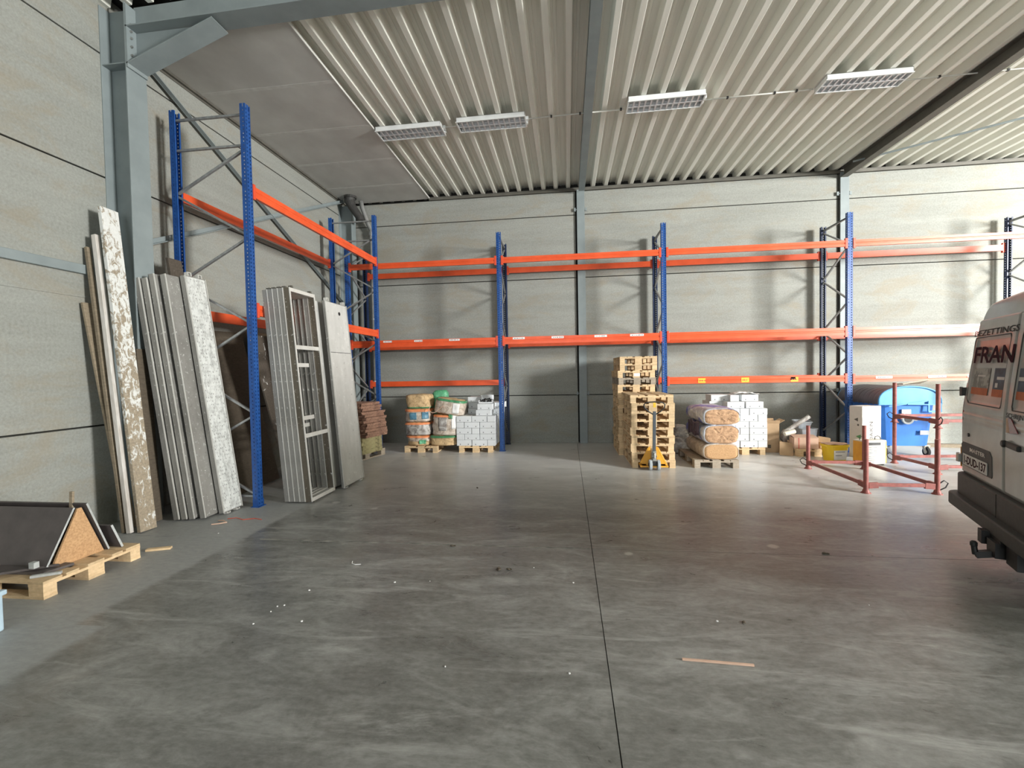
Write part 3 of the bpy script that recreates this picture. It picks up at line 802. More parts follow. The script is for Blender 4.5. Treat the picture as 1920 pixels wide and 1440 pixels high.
put_carton(1, 3.70, 9.70, zt + CH, 'white carton with crumpled plastic on the stack behind the bales', G2, .08)
m = MB(); rr = random.Random(8)
def crump(u, v):
    n_ = noise.noise(Vector((u * 6, v * 4, 2))) * .03
    return (3.42 + u * .48, 9.75 + v * .3, zt + 2 * CH + .022 + n_ + .02 * math.sin(u * 4))
m.grid(crump, 22, 10); o = m.build('plastic_sheet', M['white'], None, smooth=True); tag(o, 'crumpled white plastic sheet on top of the carton stack behind the bales', 'plastic sheet')
sm = o.modifiers.new('s', 'SOLIDIFY'); sm.thickness = .004

# ================================================================== BALES
def lump(fn_c, rx, ry, h, seed, amp=.02, power=3.2, nu=56, nv=18, lean=(0, 0), fr=5, band=None):
    """soft closed squarish drum: returns MB. band=(v0,v1,grow) builds just an open sleeve"""
    m = MB(); v0, v1, grow = (0, 1, 0) if band is None else band
    def P(u, v):
        a = 2 * PI * u; ca, sa = math.cos(a), math.sin(a)
        k = 1 / ((abs(ca) ** power + abs(sa) ** power) ** (1 / power))
        vv = v0 + (v1 - v0) * v
        e = min(vv, 1 - vv) * h
        rd = .045; sh = 1 - (rd / max(rx, ry)) * (1 - math.sqrt(max(0, 1 - (1 - min(1, e / rd)) ** 2)))
        p = Vector((ca * k * rx * sh, sa * k * ry * sh, vv * h))
        nz = noise.fractal(Vector((p.x * fr + seed, p.y * fr, p.z * fr * 1.2)), .8, 2, 4) * amp
        q = 1 + nz / max(rx, ry) + grow / max(rx, ry)
        return (p.x * q + lean[0] * vv, p.y * q + lean[1] * vv, p.z + (nz * .4 if band is None and vv > .95 else 0))
    m.grid(P, nu, nv)
    if band is None:
        n_ = nu + 1; m.f.append(tuple(range(nu - 1, -1, -1))); m.mi.append(0)
        top = [nv * n_ + i for i in range(nu)]
        c = len(m.v); m.v.append((lean[0], lean[1], h + amp * .3))
        for i in range(nu): m.f.append((top[i], top[(i + 1) % nu], c)); m.mi.append(0)
    return m
def bale(lab, loc, rx, ry, h, seed, mt, bands=(), rot=(0, 0, 0), grp=None, amp=.02, patches=()):
    r = thing('wrapped_bale', lab, 'bale', loc, 0, grp, rot=rot)
    lump(0, rx, ry, h, seed, amp).build('filling', M[mt], r, smooth=True)
    for nm, v0, v1, g, bm_ in bands:
        o = lump(0, rx, ry, h, seed, amp, band=(v0, v1, g)).build(nm, M[bm_], r, smooth=True)
        s_ = o.modifiers.new('s', 'SOLIDIFY'); s_.thickness = .003
    for (u0, u1, v0, v1, bm_) in patches:
        m = MB(); src = lump(0, rx, ry, h, seed, amp, band=(0, 1, .012))
        def P(u, v):
            a = 2 * PI * (u0 + (u1 - u0) * u); ca, sa = math.cos(a), math.sin(a); pw = 3.2
            k = 1 / ((abs(ca) ** pw + abs(sa) ** pw) ** (1 / pw)); z = (v0 + (v1 - v0) * v) * h
            p = Vector((ca * k * rx, sa * k * ry, z)); nz = noise.fractal(Vector((p.x * 5 + seed, p.y * 5, p.z * 6)), .8, 2, 4) * amp
            q = 1 + (nz + .014) / max(rx, ry); return (p.x * q, p.y * q, z)
        m.grid(P, 12, 6); o = m.build('label', M[bm_], r, smooth=True)
        s_ = o.modifiers.new('s', 'SOLIDIFY'); s_.thickness = .003
    return r
GJ = 'bales on the pallet left of the white cartons'
bale('crumpled jute bale with torn film, lowest of the upright four bale column', (-3.31, 9.83, .145), .27, .27, .22, 1, 'jute', [('film', .45, .95, .006, 'film'), ('band', .80, 1.0, .012, 'bandor')], grp=GJ, amp=.04, patches=[(.78, .86, .2, .6, 'greenfilm')])
bale('film wrapped bale second from the floor in the upright four bale column', (-3.32, 9.83, .365), .275, .27, .30, 4, 'jute', [('film', .04, .96, .008, 'filmgrey'), ('band', .82, .98, .014, 'bandor')], grp=GJ, amp=.028)
bale('film wrapped bale with dark blue label, third up in the four bale column', (-3.32, 9.83, .665), .28, .27, .30, 7, 'jute', [('film', .04, .96, .008, 'film'), ('band', .78, .97, .014, 'bandor')], grp=GJ, amp=.024, patches=[(.68, .76, .2, .72, 'blueprint'), (.82, .90, .25, .75, 'blueprint')])
bale('bare brown jute bale topmost in the upright four bale column', (-3.30, 9.83, .965), .28, .27, .31, 9, 'jute', [('band', .03, .12, .010, 'bandgr')], grp=GJ, amp=.03)
bale('wide brown jute bale with green band at the foot of the leaning column', (-2.745, 9.86, .145), .315, .29, .22, 12, 'jute', [('band', .80, 1.0, .012, 'bandgr')], grp=GJ, amp=.035)
bale('tall film wrapped bale in the middle of the leaning column', (-2.70, 9.86, .36), .30, .28, .46, 15, 'jute', [('film', .02, .98, .008, 'film'), ('band', .90, 1.0, .014, 'bandor')], rot=(0, R(2), 0), grp=GJ, amp=.022, patches=[(.69, .78, .25, .9, 'filmgrey'), (.83, .90, .35, 1.0, 'paper'), (.80, .84, .84, 1.04, 'bandgr')])
bale('film wrapped bale with green top band, tilted on the leaning column', (-2.62, 9.84, .83), .32, .28, .34, 19, 'jute', [('film', .05, .86, .008, 'film'), ('band', .84, .99, .012, 'bandgr')], rot=(0, R(9), 0), grp=GJ, amp=.026, patches=[(.80, .86, .15, .8, 'paper')])
m = MB(); m.tube([(-2.98, 9.53, 1.02), (-3.02, 9.50, .93), (-2.92, 9.49, .88), (-2.84, 9.5, .90), (-2.76, 9.50, .97), (-2.68, 9.52, 1.03), (-2.66, 9.52, .98)], .008, 6); o = m.build('strap', M['cardpink'], None, smooth=True); tag(o, 'loose pale strap hanging from the tilted bale of the leaning column', 'strap')
bale('green film bundle peeping out behind the two bale columns', (-2.93, 10.22, .145), .18, .15, 1.20, 23, 'greenfilm', grp=None, amp=.02)

# fibre bales and wrapped block on the grey pallet
GF = 'bales on the grey weathered pallet'
def slab_bale(name, lab, cat, c, d, mt, amp, seed, rd=.10, shell=None, shell_v=(0, 1)):
    """long rounded block: section in x/z, running along y from c.y"""
    r = thing(name, lab, cat, c, 0, GF)
    w_, L_, h_ = d
    def sec(a, grow=0):
        ca, sa = math.cos(a), math.sin(a); p = 3.4
        k = 1 / ((abs(ca) ** p + abs(sa) ** p) ** (1 / p)); return ca * k * (w_ / 2 + grow), sa * k * (h_ / 2 + grow) + h_ / 2
    def P(u, v, grow=0):
        x, z = sec(2 * PI * u, grow); y = v * L_
        e = min(v, 1 - v) * L_; sh = 1 - .10 * (1 - min(1, e / .05)) ** 2
        nz = noise.fractal(Vector((x * 6 + seed, y * 4, z * 6)), .8, 2, 4) * amp
        return (x * sh * (1 + nz * 3), y, h_ / 2 + (z - h_ / 2) * sh * (1 + nz * 2))
    m = MB(); nu, nv = 48, 26; m.grid(lambda u, v: P(u, v), nu, nv)
    n_ = nu + 1
    for base in (0, nv * n_):
        # inner fan with rough end face
        rings = []
        for k in range(1, 6):
            s_ = 1 - k / 6; ids = []
            for i in range(nu):
                p = Vector(m.v[base + i]); q = Vector((p.x * s_, p.y, h_ / 2 + (p.z - h_ / 2) * s_))
                q.y += (-1 if base == 0 else 1) * noise.fractal(Vector((q.x * 22, seed, q.z * 30)), .8, 2, 3) * .02 * (1 if amp > .004 else .2)
                ids.append(len(m.v)); m.v.append(tuple(q))
            rings.append(ids)
        prev = [base + i for i in range(nu)]
        for ids in rings:
            for i in range(nu): m.f.append((prev[i], prev[(i + 1) % nu], ids[(i + 1) % nu], ids[i])); m.mi.append(0)
            prev = ids
        m.f.append(tuple(prev)); m.mi.append(0)
    m.build('filling', M[mt], r, smooth=True)
    if shell:
        m = MB(); u0, u1 = shell_v
        m.grid(lambda u, v: P(u0 + (u1 - u0) * u, .004 + v * .99, .008 + .004 * math.sin(v * 40 + u * 9)), 48, 40)
        o = m.build('film', M[shell], r, smooth=True); s_ = o.modifiers.new('s', 'SOLIDIFY'); s_.thickness = .003
    return r
slab_bale('wrapped_block', 'pale film wrapped block lying on the grey pallet under the fibre bales', 'bale', (2.64, 8.17, .145), (.60, 1.12, .275), 'chip', .004, 3, shell='cream' if False else 'film', shell_v=(-.23, .73))
slab_bale('fibre_bale', 'ragged brown fibre bale with blue film, middle of the grey pallet load', 'bale', (2.65, 8.17, .425), (.60, 1.13, .322), 'fibre', .02, 5, shell='filmblue', shell_v=(.03, .72))
slab_bale('fibre_bale', 'brown fibre bale in blue and white film, topmost on the grey pallet load', 'bale', (2.655, 8.18, .752), (.62, 1.14, .28), 'fibre', .02, 8, shell='filmblue', shell_v=(.04, .70))
m = MB(); m.grid(lambda u, v: (2.345 - .02 + .008 * math.sin(v * 30), 8.35 + v * .7, .52 + u * .26 + .02 * math.sin(v * 11)), 8, 30); o = m.build('torn_film', M['filmdark'], None, smooth=True)
tag(o, 'torn dark purple film hanging on the shaded side of the fibre bales', 'plastic film'); s_ = o.modifiers.new('s', 'SOLIDIFY'); s_.thickness = .004
m = lump(0, .20, .22, .34, 41, .05); o = m.build('grey_sack', M['filmgrey'], None, smooth=True, loc=(2.30, 9.72, 0)); tag(o, 'crumpled grey sack on the floor between the pallet stack and fibre bales', 'sack')
m = lump(0, .14, .16, .24, 44, .05); o = m.build('grey_sack', M['filmgrey'], None, smooth=True, loc=(2.30, 9.72, .33)); tag(o, 'smaller crumpled grey sack lying on another sack behind the fibre bales', 'sack')

# ================================================================== RED BROWN BOARDS AND OLIVE SLABS
def soft_board(w, d, h, seed, amp=.012):
    m = MB()
    def P(i, j, k): return None
    nx, ny = 14, 14
    for top in (0, 1):
        pass
    def Q(u, v, z):
        x = (u - .5) * w; y = (v - .5) * d
        ex = noise.noise(Vector((x * 9, y * 9, seed + z * 31))) * amp
        return (x + (ex if abs(u - .5) > .49 else 0), y + (ex if abs(v - .5) > .49 else 0), z + noise.noise(Vector((x * 5, y * 5, seed))) * .003)
    o0 = len(m.v)
    m.grid(lambda u, v: Q(u, v, 0), nx, ny); m.grid(lambda u, v: Q(u, v, h), nx, ny)
    n_ = nx + 1; off = n_ * (ny + 1)
    ring = [i for i in range(nx)] + [nx + j * n_ for j in range(ny)] + [ny * n_ + i for i in range(nx, 0, -1)] + [j * n_ for j in range(ny, 0, -1)]
    for a, b in zip(ring, ring[1:] + ring[:1]): m.f.append((a, b, off + b, off + a)); m.mi.append(0)
    return m
rz0 = R(-14); GBR = 'red brown boards stacked in the corner'
z = .1445
for k in range(4):
    m = soft_board(.60, .62, .082, k + 3, .010); o = m.build('insulation_slab', M['olive'], None, loc=(-4.27, 8.84, z), rot=(0, 0, rz0 + R([0, 1, -1, 1][k])))
    tag(o, 'olive green insulation slab in the corner stack, ' + ['resting on the pallet', 'second from the bottom', 'third from the bottom', 'directly under the red brown boards'][k], 'insulation slab', 'olive slabs under the red brown boards'); z += .084
on = ['lowest', 'second', 'third', 'fourth', 'fifth', 'sixth', 'seventh', 'eighth', 'ninth', 'tenth', 'eleventh', 'topmost']
hx = [.04, .06, .05, .03, .045, .02, .03, .0, .01, -.07, -.06, -.08]
for k in range(12):
    h_ = .056
    m = soft_board(.66, .66, h_ - .004, k + 20, .030); o = m.build('fibre_board', M['fibrered'], None, loc=(-4.23 + hx[k], 8.84 - .02 * (k % 3), z), rot=(0, 0, rz0 + R([0, 2, -2, 1, 3, -1, 0, 2, -2, 4, 1, 5][k])))
    tag(o, 'red brown fibre board, %s of the twelve stacked on olive slabs' % on[k], 'fibre board', GBR); z += h_ + .002
# ================================================================== JUNK CORNER
def carton_open(name, lab, loc, rz, w, d, h, mt, flaps=True):
    r = thing(name, lab, 'cardboard box', loc, rz)
    t_ = .006; m = MB()
    m.b2((-w / 2, -d / 2, 0), (w / 2, d / 2, t_)); m.b2((-w / 2, -d / 2, 0), (w / 2, -d / 2 + t_, h)); m.b2((-w / 2, d / 2 - t_, 0), (w / 2, d / 2, h)); m.b2((-w / 2, -d / 2, 0), (-w / 2 + t_, d / 2, h)); m.b2((w / 2 - t_, -d / 2, 0), (w / 2, d / 2, h))
    m.build('box_body', M[mt], r)
    if flaps:
        for (p, q, dx) in (((-w / 2, -d / 2), (w / 2, -d / 2), (0, -.05)), ((w / 2, -d / 2), (w / 2, d / 2), (.10, 0)), ((-w / 2, d / 2), (w / 2, d / 2), (0, .06))):
            m = MB(); hh = .06
            m.add([(p[0], p[1], h), (q[0], q[1], h), (q[0] + dx[0], q[1] + dx[1], h + hh), (p[0] + dx[0], p[1] + dx[1], h + hh)], [(0, 1, 2, 3)])
            o = m.build('flap', M[mt], r); s_ = o.modifiers.new('s', 'SOLIDIFY'); s_.thickness = .005
    return r
b = carton_open('cardboard_box', 'tall brown cardboard box with raised flaps beside the white cartons', (4.13, 9.88, 0), R(-8), .30, .36, .60, 'card')
m = MB(); m.b2((-.06, -.183, .09), (-.005, -.1805, .16)); m.build('print', M['darkboard'], b)
m = MB(); m.b2((-.12, -.004, 0), (.12, .004, .27)); o = m.build('cardboard_flap', M['card'], None, loc=(4.24, 9.36, .003), rot=(R(-24), R(6), R(-12))); tag(o, 'loose cardboard piece leaning in front of the tall brown box', 'cardboard')
r = carton_open('cardboard_box', 'long pinkish cardboard box with a red stripe on the small pallet', (4.60, 9.45, .145), R(-8), .42, .28, .21, 'cardpink', False)
m = MB(); m.b2((-.135, -.142, 0), (-.12, -.1405, .21)); m.build('stripe', M['redink'], r)
m = MB(); m.add([(-.21, -.14, .212), (.21, -.14, .212), (.21, .14, .24), (-.21, .14, .24)], [(0, 1, 2, 3)]); o = m.build('flap', M['cardpink'], r); s_ = o.modifiers.new('s', 'SOLIDIFY'); s_.thickness = .005
m = MB(); m.b2((0, 0, 0), (.18, .16, .12)); o = m.build('cardboard_box', M['card'], None, loc=(4.86, 9.36, .145), rot=(0, 0, .2), bevel=.004); tag(o, 'small brown box at the right end of the cluttered pallet', 'cardboard box')
m = MB(); m.b2((0, 0, 0), (.20, .14, .10)); o = m.build('cardboard_box', M['card'], None, loc=(4.83, 9.40, .267), rot=(0, R(8), -.35), bevel=.004); tag(o, 'flattened brown box lying tilted above the small box by the bucket', 'cardboard box')
m = MB(); m.cyl((4.30, 9.645, .40), (4.80, 9.645, .74), .042, 14); o = m.build('foam_roll', M['filmgrey'], None, smooth=False); tag(o, 'grey foam roll slanting up out of the cardboard clutter', 'roll')
m = MB(); m.cyl((4.27, 9.50, .41), (4.47, 9.52, .46), .045, 14); o = m.build('cardboard_tube', M['cream'], None, smooth=False); tag(o, 'short pale cardboard tube end in front of the grey foam roll', 'tube')
m = MB(); m.tube([(4.42, 9.80, .17), (4.38, 9.80, .30), (4.43, 9.80, .42), (4.50, 9.81, .40), (4.52, 9.79, .26)], [.04, .065, .075, .065, .05], 10); o = m.build('plastic_bag', M['filmgrey'], None, smooth=True); tag(o, 'crumpled grey plastic bag among the cardboard boxes', 'bag')
def tub(lab, loc, rot, w, d, h, tp=.8):
    r = thing('plastic_tub', lab, 'plastic tub', loc, 0, rot=rot)
    m = MB(); n_ = 24
    def P(u, v):
        a = 2 * PI * u; ca, sa = math.cos(a), math.sin(a); p = 6; k = 1 / ((abs(ca) ** p + abs(sa) ** p) ** (1 / p)); s_ = tp + (1 - tp) * v
        return (ca * k * w / 2 * s_, sa * k * d / 2 * s_, v * h)
    m.grid(P, n_, 6); m.f.append(tuple(range(n_ - 1, -1, -1))); m.mi.append(0)
    o = m.build('tub_body', M['tub'], r, smooth=False); s_ = o.modifiers.new('s', 'SOLIDIFY'); s_.thickness = .005
    m = MB(); m.tube([(lambda q: (q[0] * 1.03, q[1] * 1.03, h))(P(i / 24, 1)) for i in range(24)], .010, 6, closed=True); m.build('rim', M['tub'], r, smooth=True)
    return r
tub('translucent grey plastic tub standing behind the pinkish box', (4.80, 9.78, .146), (0, 0, .1), .34, .30, .34)
tub('grey plastic tub set on end on top of the other tub', (4.74, 9.82, .49), (R(8), 0, .1), .30, .24, .14)
# yellow bucket
r = thing('plastic_bucket', 'square yellow plastic bucket with white label beside the tall carton', 'bucket', (4.88, 8.93, 0), R(8))
m = MB()
def PB(u, v, g=0):
    a = 2 * PI * u; ca, sa = math.cos(a), math.sin(a); p = 4; k = 1 / ((abs(ca) ** p + abs(sa) ** p) ** (1 / p)); s_ = .80 + .20 * v
    return (ca * k * (.198 * s_ + g), sa * k * (.15 * s_ + g), v * .30)
m.grid(lambda u, v: PB(u, v), 40, 6); m.f.append(tuple(range(39, -1, -1))); m.mi.append(0); o = m.build('bucket_body', M['yellow'], r, smooth=False); s_ = o.modifiers.new('s', 'SOLIDIFY'); s_.thickness = .004
m = MB(); m.grid(lambda u, v: tuple(Vector(PB(u, 1, .010)) + Vector((0, 0, -.035 + v * .035))), 40, 1); m.tube([PB(i / 40, 1, .008) for i in range(40)], .007, 6, closed=True); o = m.build('rim', M['yellow'], r, smooth=True)
m = MB(); m.f, m.v = [tuple(range(40))], [tuple(Vector(PB(i / 40, 1, .004)) + Vector((0, 0, .012 + .01 * math.sin(i)))) for i in range(40)]; m.mi = [0]; m.build('lid', M['cardpink'], r)
m = MB(); m.grid(lambda u, v: PB(.66 + u * .20, .10 + v * .58, .004), 10, 4); o = m.build('label', M['paper'], r, smooth=True)
q = MB(); q.grid(lambda u, v: PB(.68 + u * .14, .58 + v * .03, .006), 6, 1); q.grid(lambda u, v: PB(.68 + u * .10, .36 + v * .03, .006), 6, 1); q.build('print', M['ink'], o)
# tall appliance carton
r = thing('tall_carton', 'tall narrow white appliance carton standing before the blue post', 'carton', (5.46, 9.12, 0), R(18))
m = MB(); m.b2((0, 0, 0), (.43, .26, .975)); m.build('box_body', M['applbox'], r, bevel=.006)
for kx, kz, s_, mt in ((.14, .72, .045, 'steeldark'), (.19, .40, .055, 'greenink'), (.16, .27, .055, 'redink')):
    m = MB()
    if mt == 'redink': poly = [(kx - s_, kz + s_), (kx + s_, kz + s_), (kx, kz - s_)]
    else: poly = [(kx - s_, kz), (kx + s_ * .8, kz - s_ * .8), (kx + s_ * .8, kz + s_ * .8)]
    m.ext(poly, lambda u, v, t_: (t_, .26 - u, v), -.0012, 0); m.build('printed_mark', M[mt], r)
m = MB(); m.cyl((-.0012, .08, .62), (0, .08, .62), .02, 12); m.build('printed_mark', M['steeldark'], r)
vs, fs = text_mesh('DAIKIN', .11, .0005)
m = MB(); m.add([(.24 - y, -.0012 - z, .32 + x) for x, y, z in vs], fs); m.build('printed_lettering', M['greyletter'], r)
# cream louvred heater
r = thing('site_heater', 'cream louvred box heater with orange side and wire handles', 'heater', (5.06, 8.42, 0), R(11))
W_, D_, H_ = .43, .22, .44
m = MB(); m.b2((.0, .0, .02), (W_, D_, H_)); m.build('casing', M['cream'], r, bevel=.012)
m = MB(); m.b2((-.006, .01, .03), (0, D_ - .01, H_ - .02)); m.build('side_panel', M['orangebox'], r, bevel=.003)
m = MB()
for k in range(9):
    z_ = .06 + k * .032
    m.add([(.03, -.004, z_), (.25, -.004, z_), (.25, .002, z_ + .018), (.03, .002, z_ + .018)], [(0, 1, 2, 3)]); m.b2((.03, -.004, z_), (.25, -.0005, z_ + .006))
    m.b2((.27, -.004, z_), (.41, -.0005, z_ + .006))
m.build('louvre', M['picgrey'], r)
m = MB(); m.b2((.10, -.003, .355), (.32, 0, .405)); m.build('control_panel', M['black'], r)
m = MB(); m.b2((.412, -.003, .04), (.424, 0, .42)); m.build('trim', M['ystick'], r)
for x_ in (.02, .30):
    m = MB(); m.tube([(x_, .1, H_), (x_ + .01, .1, H_ + .05), (x_ + .06, .1, H_ + .06), (x_ + .10, .1, H_ + .04), (x_ + .11, .1, H_)], .006, 6); m.build('handle', M['black'], r, smooth=True)
m = MB()
for x_ in (.03, W_ - .06):
    m.b2((x_, .02, 0), (x_ + .03, D_ - .02, .02))
m.build('foot', M['rubber'], r)
# sheet, pipe pieces between bucket and carton, plank by the back wall
m = MB(); m.b2((-.18, -.12, 0), (.18, .12, .07)); o = m.build('metal_tray', M['wheel'], None, loc=(5.30, 9.74, 0), bevel=.006); tag(o, 'low grey tray on the floor behind the yellow bucket', 'tray')
m = MB(); m.bar((7.45, 10.45, .035), (8.4, 10.3, .035), .10, .07); o = m.build('timber_beam', M['oldplank'], None); tag(o, 'dark timber lying on the floor by the back wall right of the container', 'timber')
# ================================================================== BLUE WASTE CONTAINER
r = thing('waste_container', 'blue wheeled waste container with domed grey lid', 'waste container', (6.36, 9.30, 0), R(-2))
BW, BL = .98, 1.32      # width across x, length along y
m = MB()
def body(u, v):
    a = 2 * PI * u; ca, sa = math.cos(a), math.sin(a); p = 9; k = 1 / ((abs(ca) ** p + abs(sa) ** p) ** (1 / p)); s_ = .84 + .16 * v
    return (ca * k * BW / 2 * s_, BL / 2 + sa * k * BL / 2 * (s_ * .5 + .5), .20 + v * .80)
m.grid(body, 56, 8); m.f.append(tuple(range(55, -1, -1))); m.mi.append(0); o = m.build('container_body', M['binblue'], r, smooth=False, bevel=0)
m = MB(); m.tube([tuple(Vector(body(i / 56, 1)) + Vector((0, 0, 0))) for i in range(56)], .028, 6, closed=True); m.build('rim', M['binblue'], r, smooth=True)
def arch(t):   # t 0..1 across
    a = PI * (1 - t); return (BW / 2 + .03) * math.cos(a), .985 + .335 * max(0, math.sin(a)) ** .62
m = MB()
def lid(u, v):
    x, z_ = arch(u); rib = .012 * (1 if (v * 9) % 1 > .14 else -.4)
    return (x * (1 + (rib if 0 else 0)), -.03 + v * (BL + .06), z_ + rib)
m.grid(lid, 26, 63); o = m.build('lid', M['binlid'], r, smooth=True)
s_ = o.modifiers.new('s', 'SOLIDIFY'); s_.thickness = .012
for y in (-.035, BL + .03):
    m = MB(); pts = [arch(i / 26) for i in range(27)]
    m.ext([(p[0], p[1]) for p in pts], lambda u, v, t_: (u, t_, v), y, y + .02)
    m.build('lid_end', M['binlight'], r)
m = MB(); pts = [(arch(i / 20)[0] * 1.0, -.045, arch(i / 20)[1] + .01) for i in range(21)]; m.tube(pts, .016, 6); m.build('lid_rim', M['binlight'], r, smooth=True)
m = MB(); m.bar((-.36, -.06, .96), (.30, -.06, 1.06), .012, .02); m.bar((-.05, -.07, 1.00), (.40, -.07, .99), .012, .018); m.bar((.30, -.06, .86), (.52, -.06, .87), .02, .03); m.bar((.30, -.06, .86), (.30, -.06, 1.06), .02, .03, (0, 1, 0)); m.bar((.50, -.06, .86), (.50, -.06, 1.02), .02, .03, (0, 1, 0)); m.build('lift_lever', M['binlight'], r)
m = MB(); m.cyl((-.02, -.003, .72), (-.02, -.045, .72), .10, 24); o = m.build('drain_ring', M['wheel'], r)
m = MB(); m.cyl((-.02, -.045, .72), (-.02, -.05, .72), .065, 20); m.build('drain_opening', M['black'], o)
m = MB(); m.b2((-.12, -.025, .76), (.04, -.004, .90)); m.cyl((.12, -.01, .72), (.12, -.03, .72), .04, 16); m.build('lock_plate', M['wheel'], r, bevel=.004)
m = MB(); m.b2((.20, -.012, .42), (.34, -.002, .50)); m.build('number_plate', M['wheel'], r)
for wx, wy in ((-.34, .10), (.38, .10), (-.34, 1.2), (.38, 1.2)):
    m = MB(); m.cyl((wx - .022, wy, .085), (wx + .022, wy, .085), .085, 22); wv = m.build('caster', M['rubber'], r, bevel=.005)
    m = MB(); m.cyl((wx - .026, wy, .085), (wx + .026, wy, .085), .042, 14); m.bar((wx - .035, wy - .01, .09), (wx - .035, wy + .03, .2), .008, .06, (0, 1, 0)); m.bar((wx + .035, wy - .01, .09), (wx + .035, wy + .03, .2), .008, .06, (0, 1, 0)); m.b2((wx - .045, wy - .03, .19), (wx + .045, wy + .06, .205)); m.build('fork', M['cream'], wv)
m = MB(); m.add([(-.28, 0, 0), (.22, 0, .10), (.34, .32, .02), (-.15, .34, -.01)], [(0, 1, 2, 3)]); o = m.build('flat_board', M['woodgrey'], None, loc=(6.60, 9.42, 1.37), rot=(0, R(3), R(8))); s_ = o.modifiers.new('s', 'SOLIDIFY'); s_.thickness = .02; tag(o, 'thin weathered board resting on the lid of the blue container', 'board')

# ================================================================== RED POST FRAMES
def post_frame(lab, loc, rz, A, B, H, loops, topcap=False, base=0, grp='red post frames standing on the floor'):
    """A along x, B along y; corner at origin"""
    r = thing('post_frame', lab, 'stacking frame', loc, rz, grp)
    for x in (0, A):
        for y in (0, B):
            m = MB(); m.cyl((x, y, .012), (x, y, H), .030, 14); o = m.build('post', M['still'], r, smooth=False)
            m = MB(); m.cyl((x, y, 0), (x, y, .012), .062, 16, .055); m.cyl((x, y, .012), (x, y, .05), .045, 12, .034); m.build('foot', M['still'], r)
    z_ = .115
    for p, q in (((.03, 0), (A - .03, 0)), ((.03, B), (A - .03, B)), ((0, .03), (0, B - .03)), ((A, .03), (A, B - .03))):
        m = MB(); m.bar((p[0], p[1], z_), (q[0], q[1], z_), .028, .048)
        d = Vector((q[0] - p[0], q[1] - p[1], 0)).normalized()
        for e, s_ in (((p[0], p[1]), 1), ((q[0], q[1]), -1)):
            m.bar((e[0], e[1], z_ - .012), (e[0] + d.x * .12 * s_, e[1] + d.y * .12 * s_, z_ - .004), .034, .078)
        m.build('rail', M['still'], r, bevel=.003)
    for (x, y, dx, dy) in loops:
        m = MB(); m.tube([(x, y, .04), (x + dx * .10, y + dy * .10, .09), (x + dx * .13, y + dy * .13, .15), (x + dx * .08, y + dy * .08, .185), (x + dx * .02, y + dy * .02, .14)], .008, 8)
        m.build('hook_loop', M['black'], r, smooth=True)
    return r
post_frame('low empty dark red post frame in front of the yellow bucket', (4.03, 6.65, 0), R(-1), .87, 1.54, .735, [(0, 1.54, -1, 0), (.87, 0, 1, 0)])
post_frame('lower of two stacked red post frames in front of the blue container', (5.80, 7.85, 0), R(4), 1.5, .86, .725, [(0, .86, -1, 0)])
post_frame('upper red post frame stacked on another in front of the blue container', (5.80, 7.85, .727), R(4), 1.5, .86, .70, [(0, .86, -1, 0), (0, 0, -.3, -1)], grp='red post frames stacked on one another')

# ================================================================== PARKED VAN (tail towards the racking)
van = thing('van', 'grimy silver white panel van parked tail-in with shop lettering on its rear doors', 'van', (3.59, 4.17, 0), math.atan2(-.9207, -.3903))
def half(z):      # half width by height
    if z < 1.25: return 1.0
    if z < 2.10: return 1.0 - .115 * ((z - 1.25) / .85) ** 1.3
    return .885
def ry_(z):       # rear face setback
    return 0 if z < 1.25 else .085 * ((z - 1.25) / .85) ** 1.2
ZR = 2.345
def section(k, N_=44, inset=0, flat=False):
    """k-th point round the outline from bottom left up, over, and down the other side"""
pts = []
zs = [.46, .6, .8, 1.0, 1.15, 1.25, 1.4, 1.55, 1.7, 1.85, 2.0, 2.1]
for z_ in zs: pts.append((-half(z_), z_))
rc = .20
for i in range(1, 9):
    a = PI / 2 * i / 8; pts.append((-.885 + rc * (1 - math.cos(a)) * 1.0, 2.10 + (ZR - 2.10 - .03) * math.sin(a)))
for i in range(1, 8):
    t_ = i / 8; x_ = -.685 + t_ * 1.37; pts.append((x_, ZR - .03 + .03 * math.sin(PI * t_)))
full = pts[:20] + pts[20:] + [(-x, z_) for x, z_ in reversed(pts[:20])]
def ring(inset, y_of): return [(x * (1 - inset), y_of(z_), .46 + (z_ - .46) * (1 - inset * .35)) for x, z_ in full]
rings = [ring(.045, lambda z_: ry_(z_) + .004), ring(.015, lambda z_: ry_(z_) + .02), ring(0, lambda z_: ry_(z_) + .06), ring(0, lambda z_: ry_(z_) + .30), ring(0, lambda z_: 1.2), ring(0, lambda z_: 3.6)]
r5 = [(x * .97, 4.55 - .25 * max(0, z_ - 1.2), min(z_, 2.1)) for x, z_ in full]; rings.append(r5)
r6 = [(x * .93, 5.30 - .35 * max(0, z_ - 1.0), min(z_, 1.25)) for x, z_ in full]; rings.append(r6)
m = MB(); n_ = len(full)
for rg in rings: m.v += rg
for i in range(len(rings) - 1):
    for k in range(n_ - 1): m.f.append((i * n_ + k, i * n_ + k + 1, (i + 1) * n_ + k + 1, (i + 1) * n_ + k)); m.mi.append(0)
    m.f.append((i * n_ + n_ - 1, i * n_, (i + 1) * n_, (i + 1) * n_ + n_ - 1)); m.mi.append(0)
for k in range(19): m.f.append((k, k + 1, n_ - 2 - k, n_ - 1 - k)); m.mi.append(0)
m.f.append(tuple(range(19, n_ - 19))); m.mi.append(0)
m.f.append(tuple((len(rings) - 1) * n_ + k for k in range(n_))); m.mi.append(0)
m.build('body', M['vanpaint'], van, smooth=True)
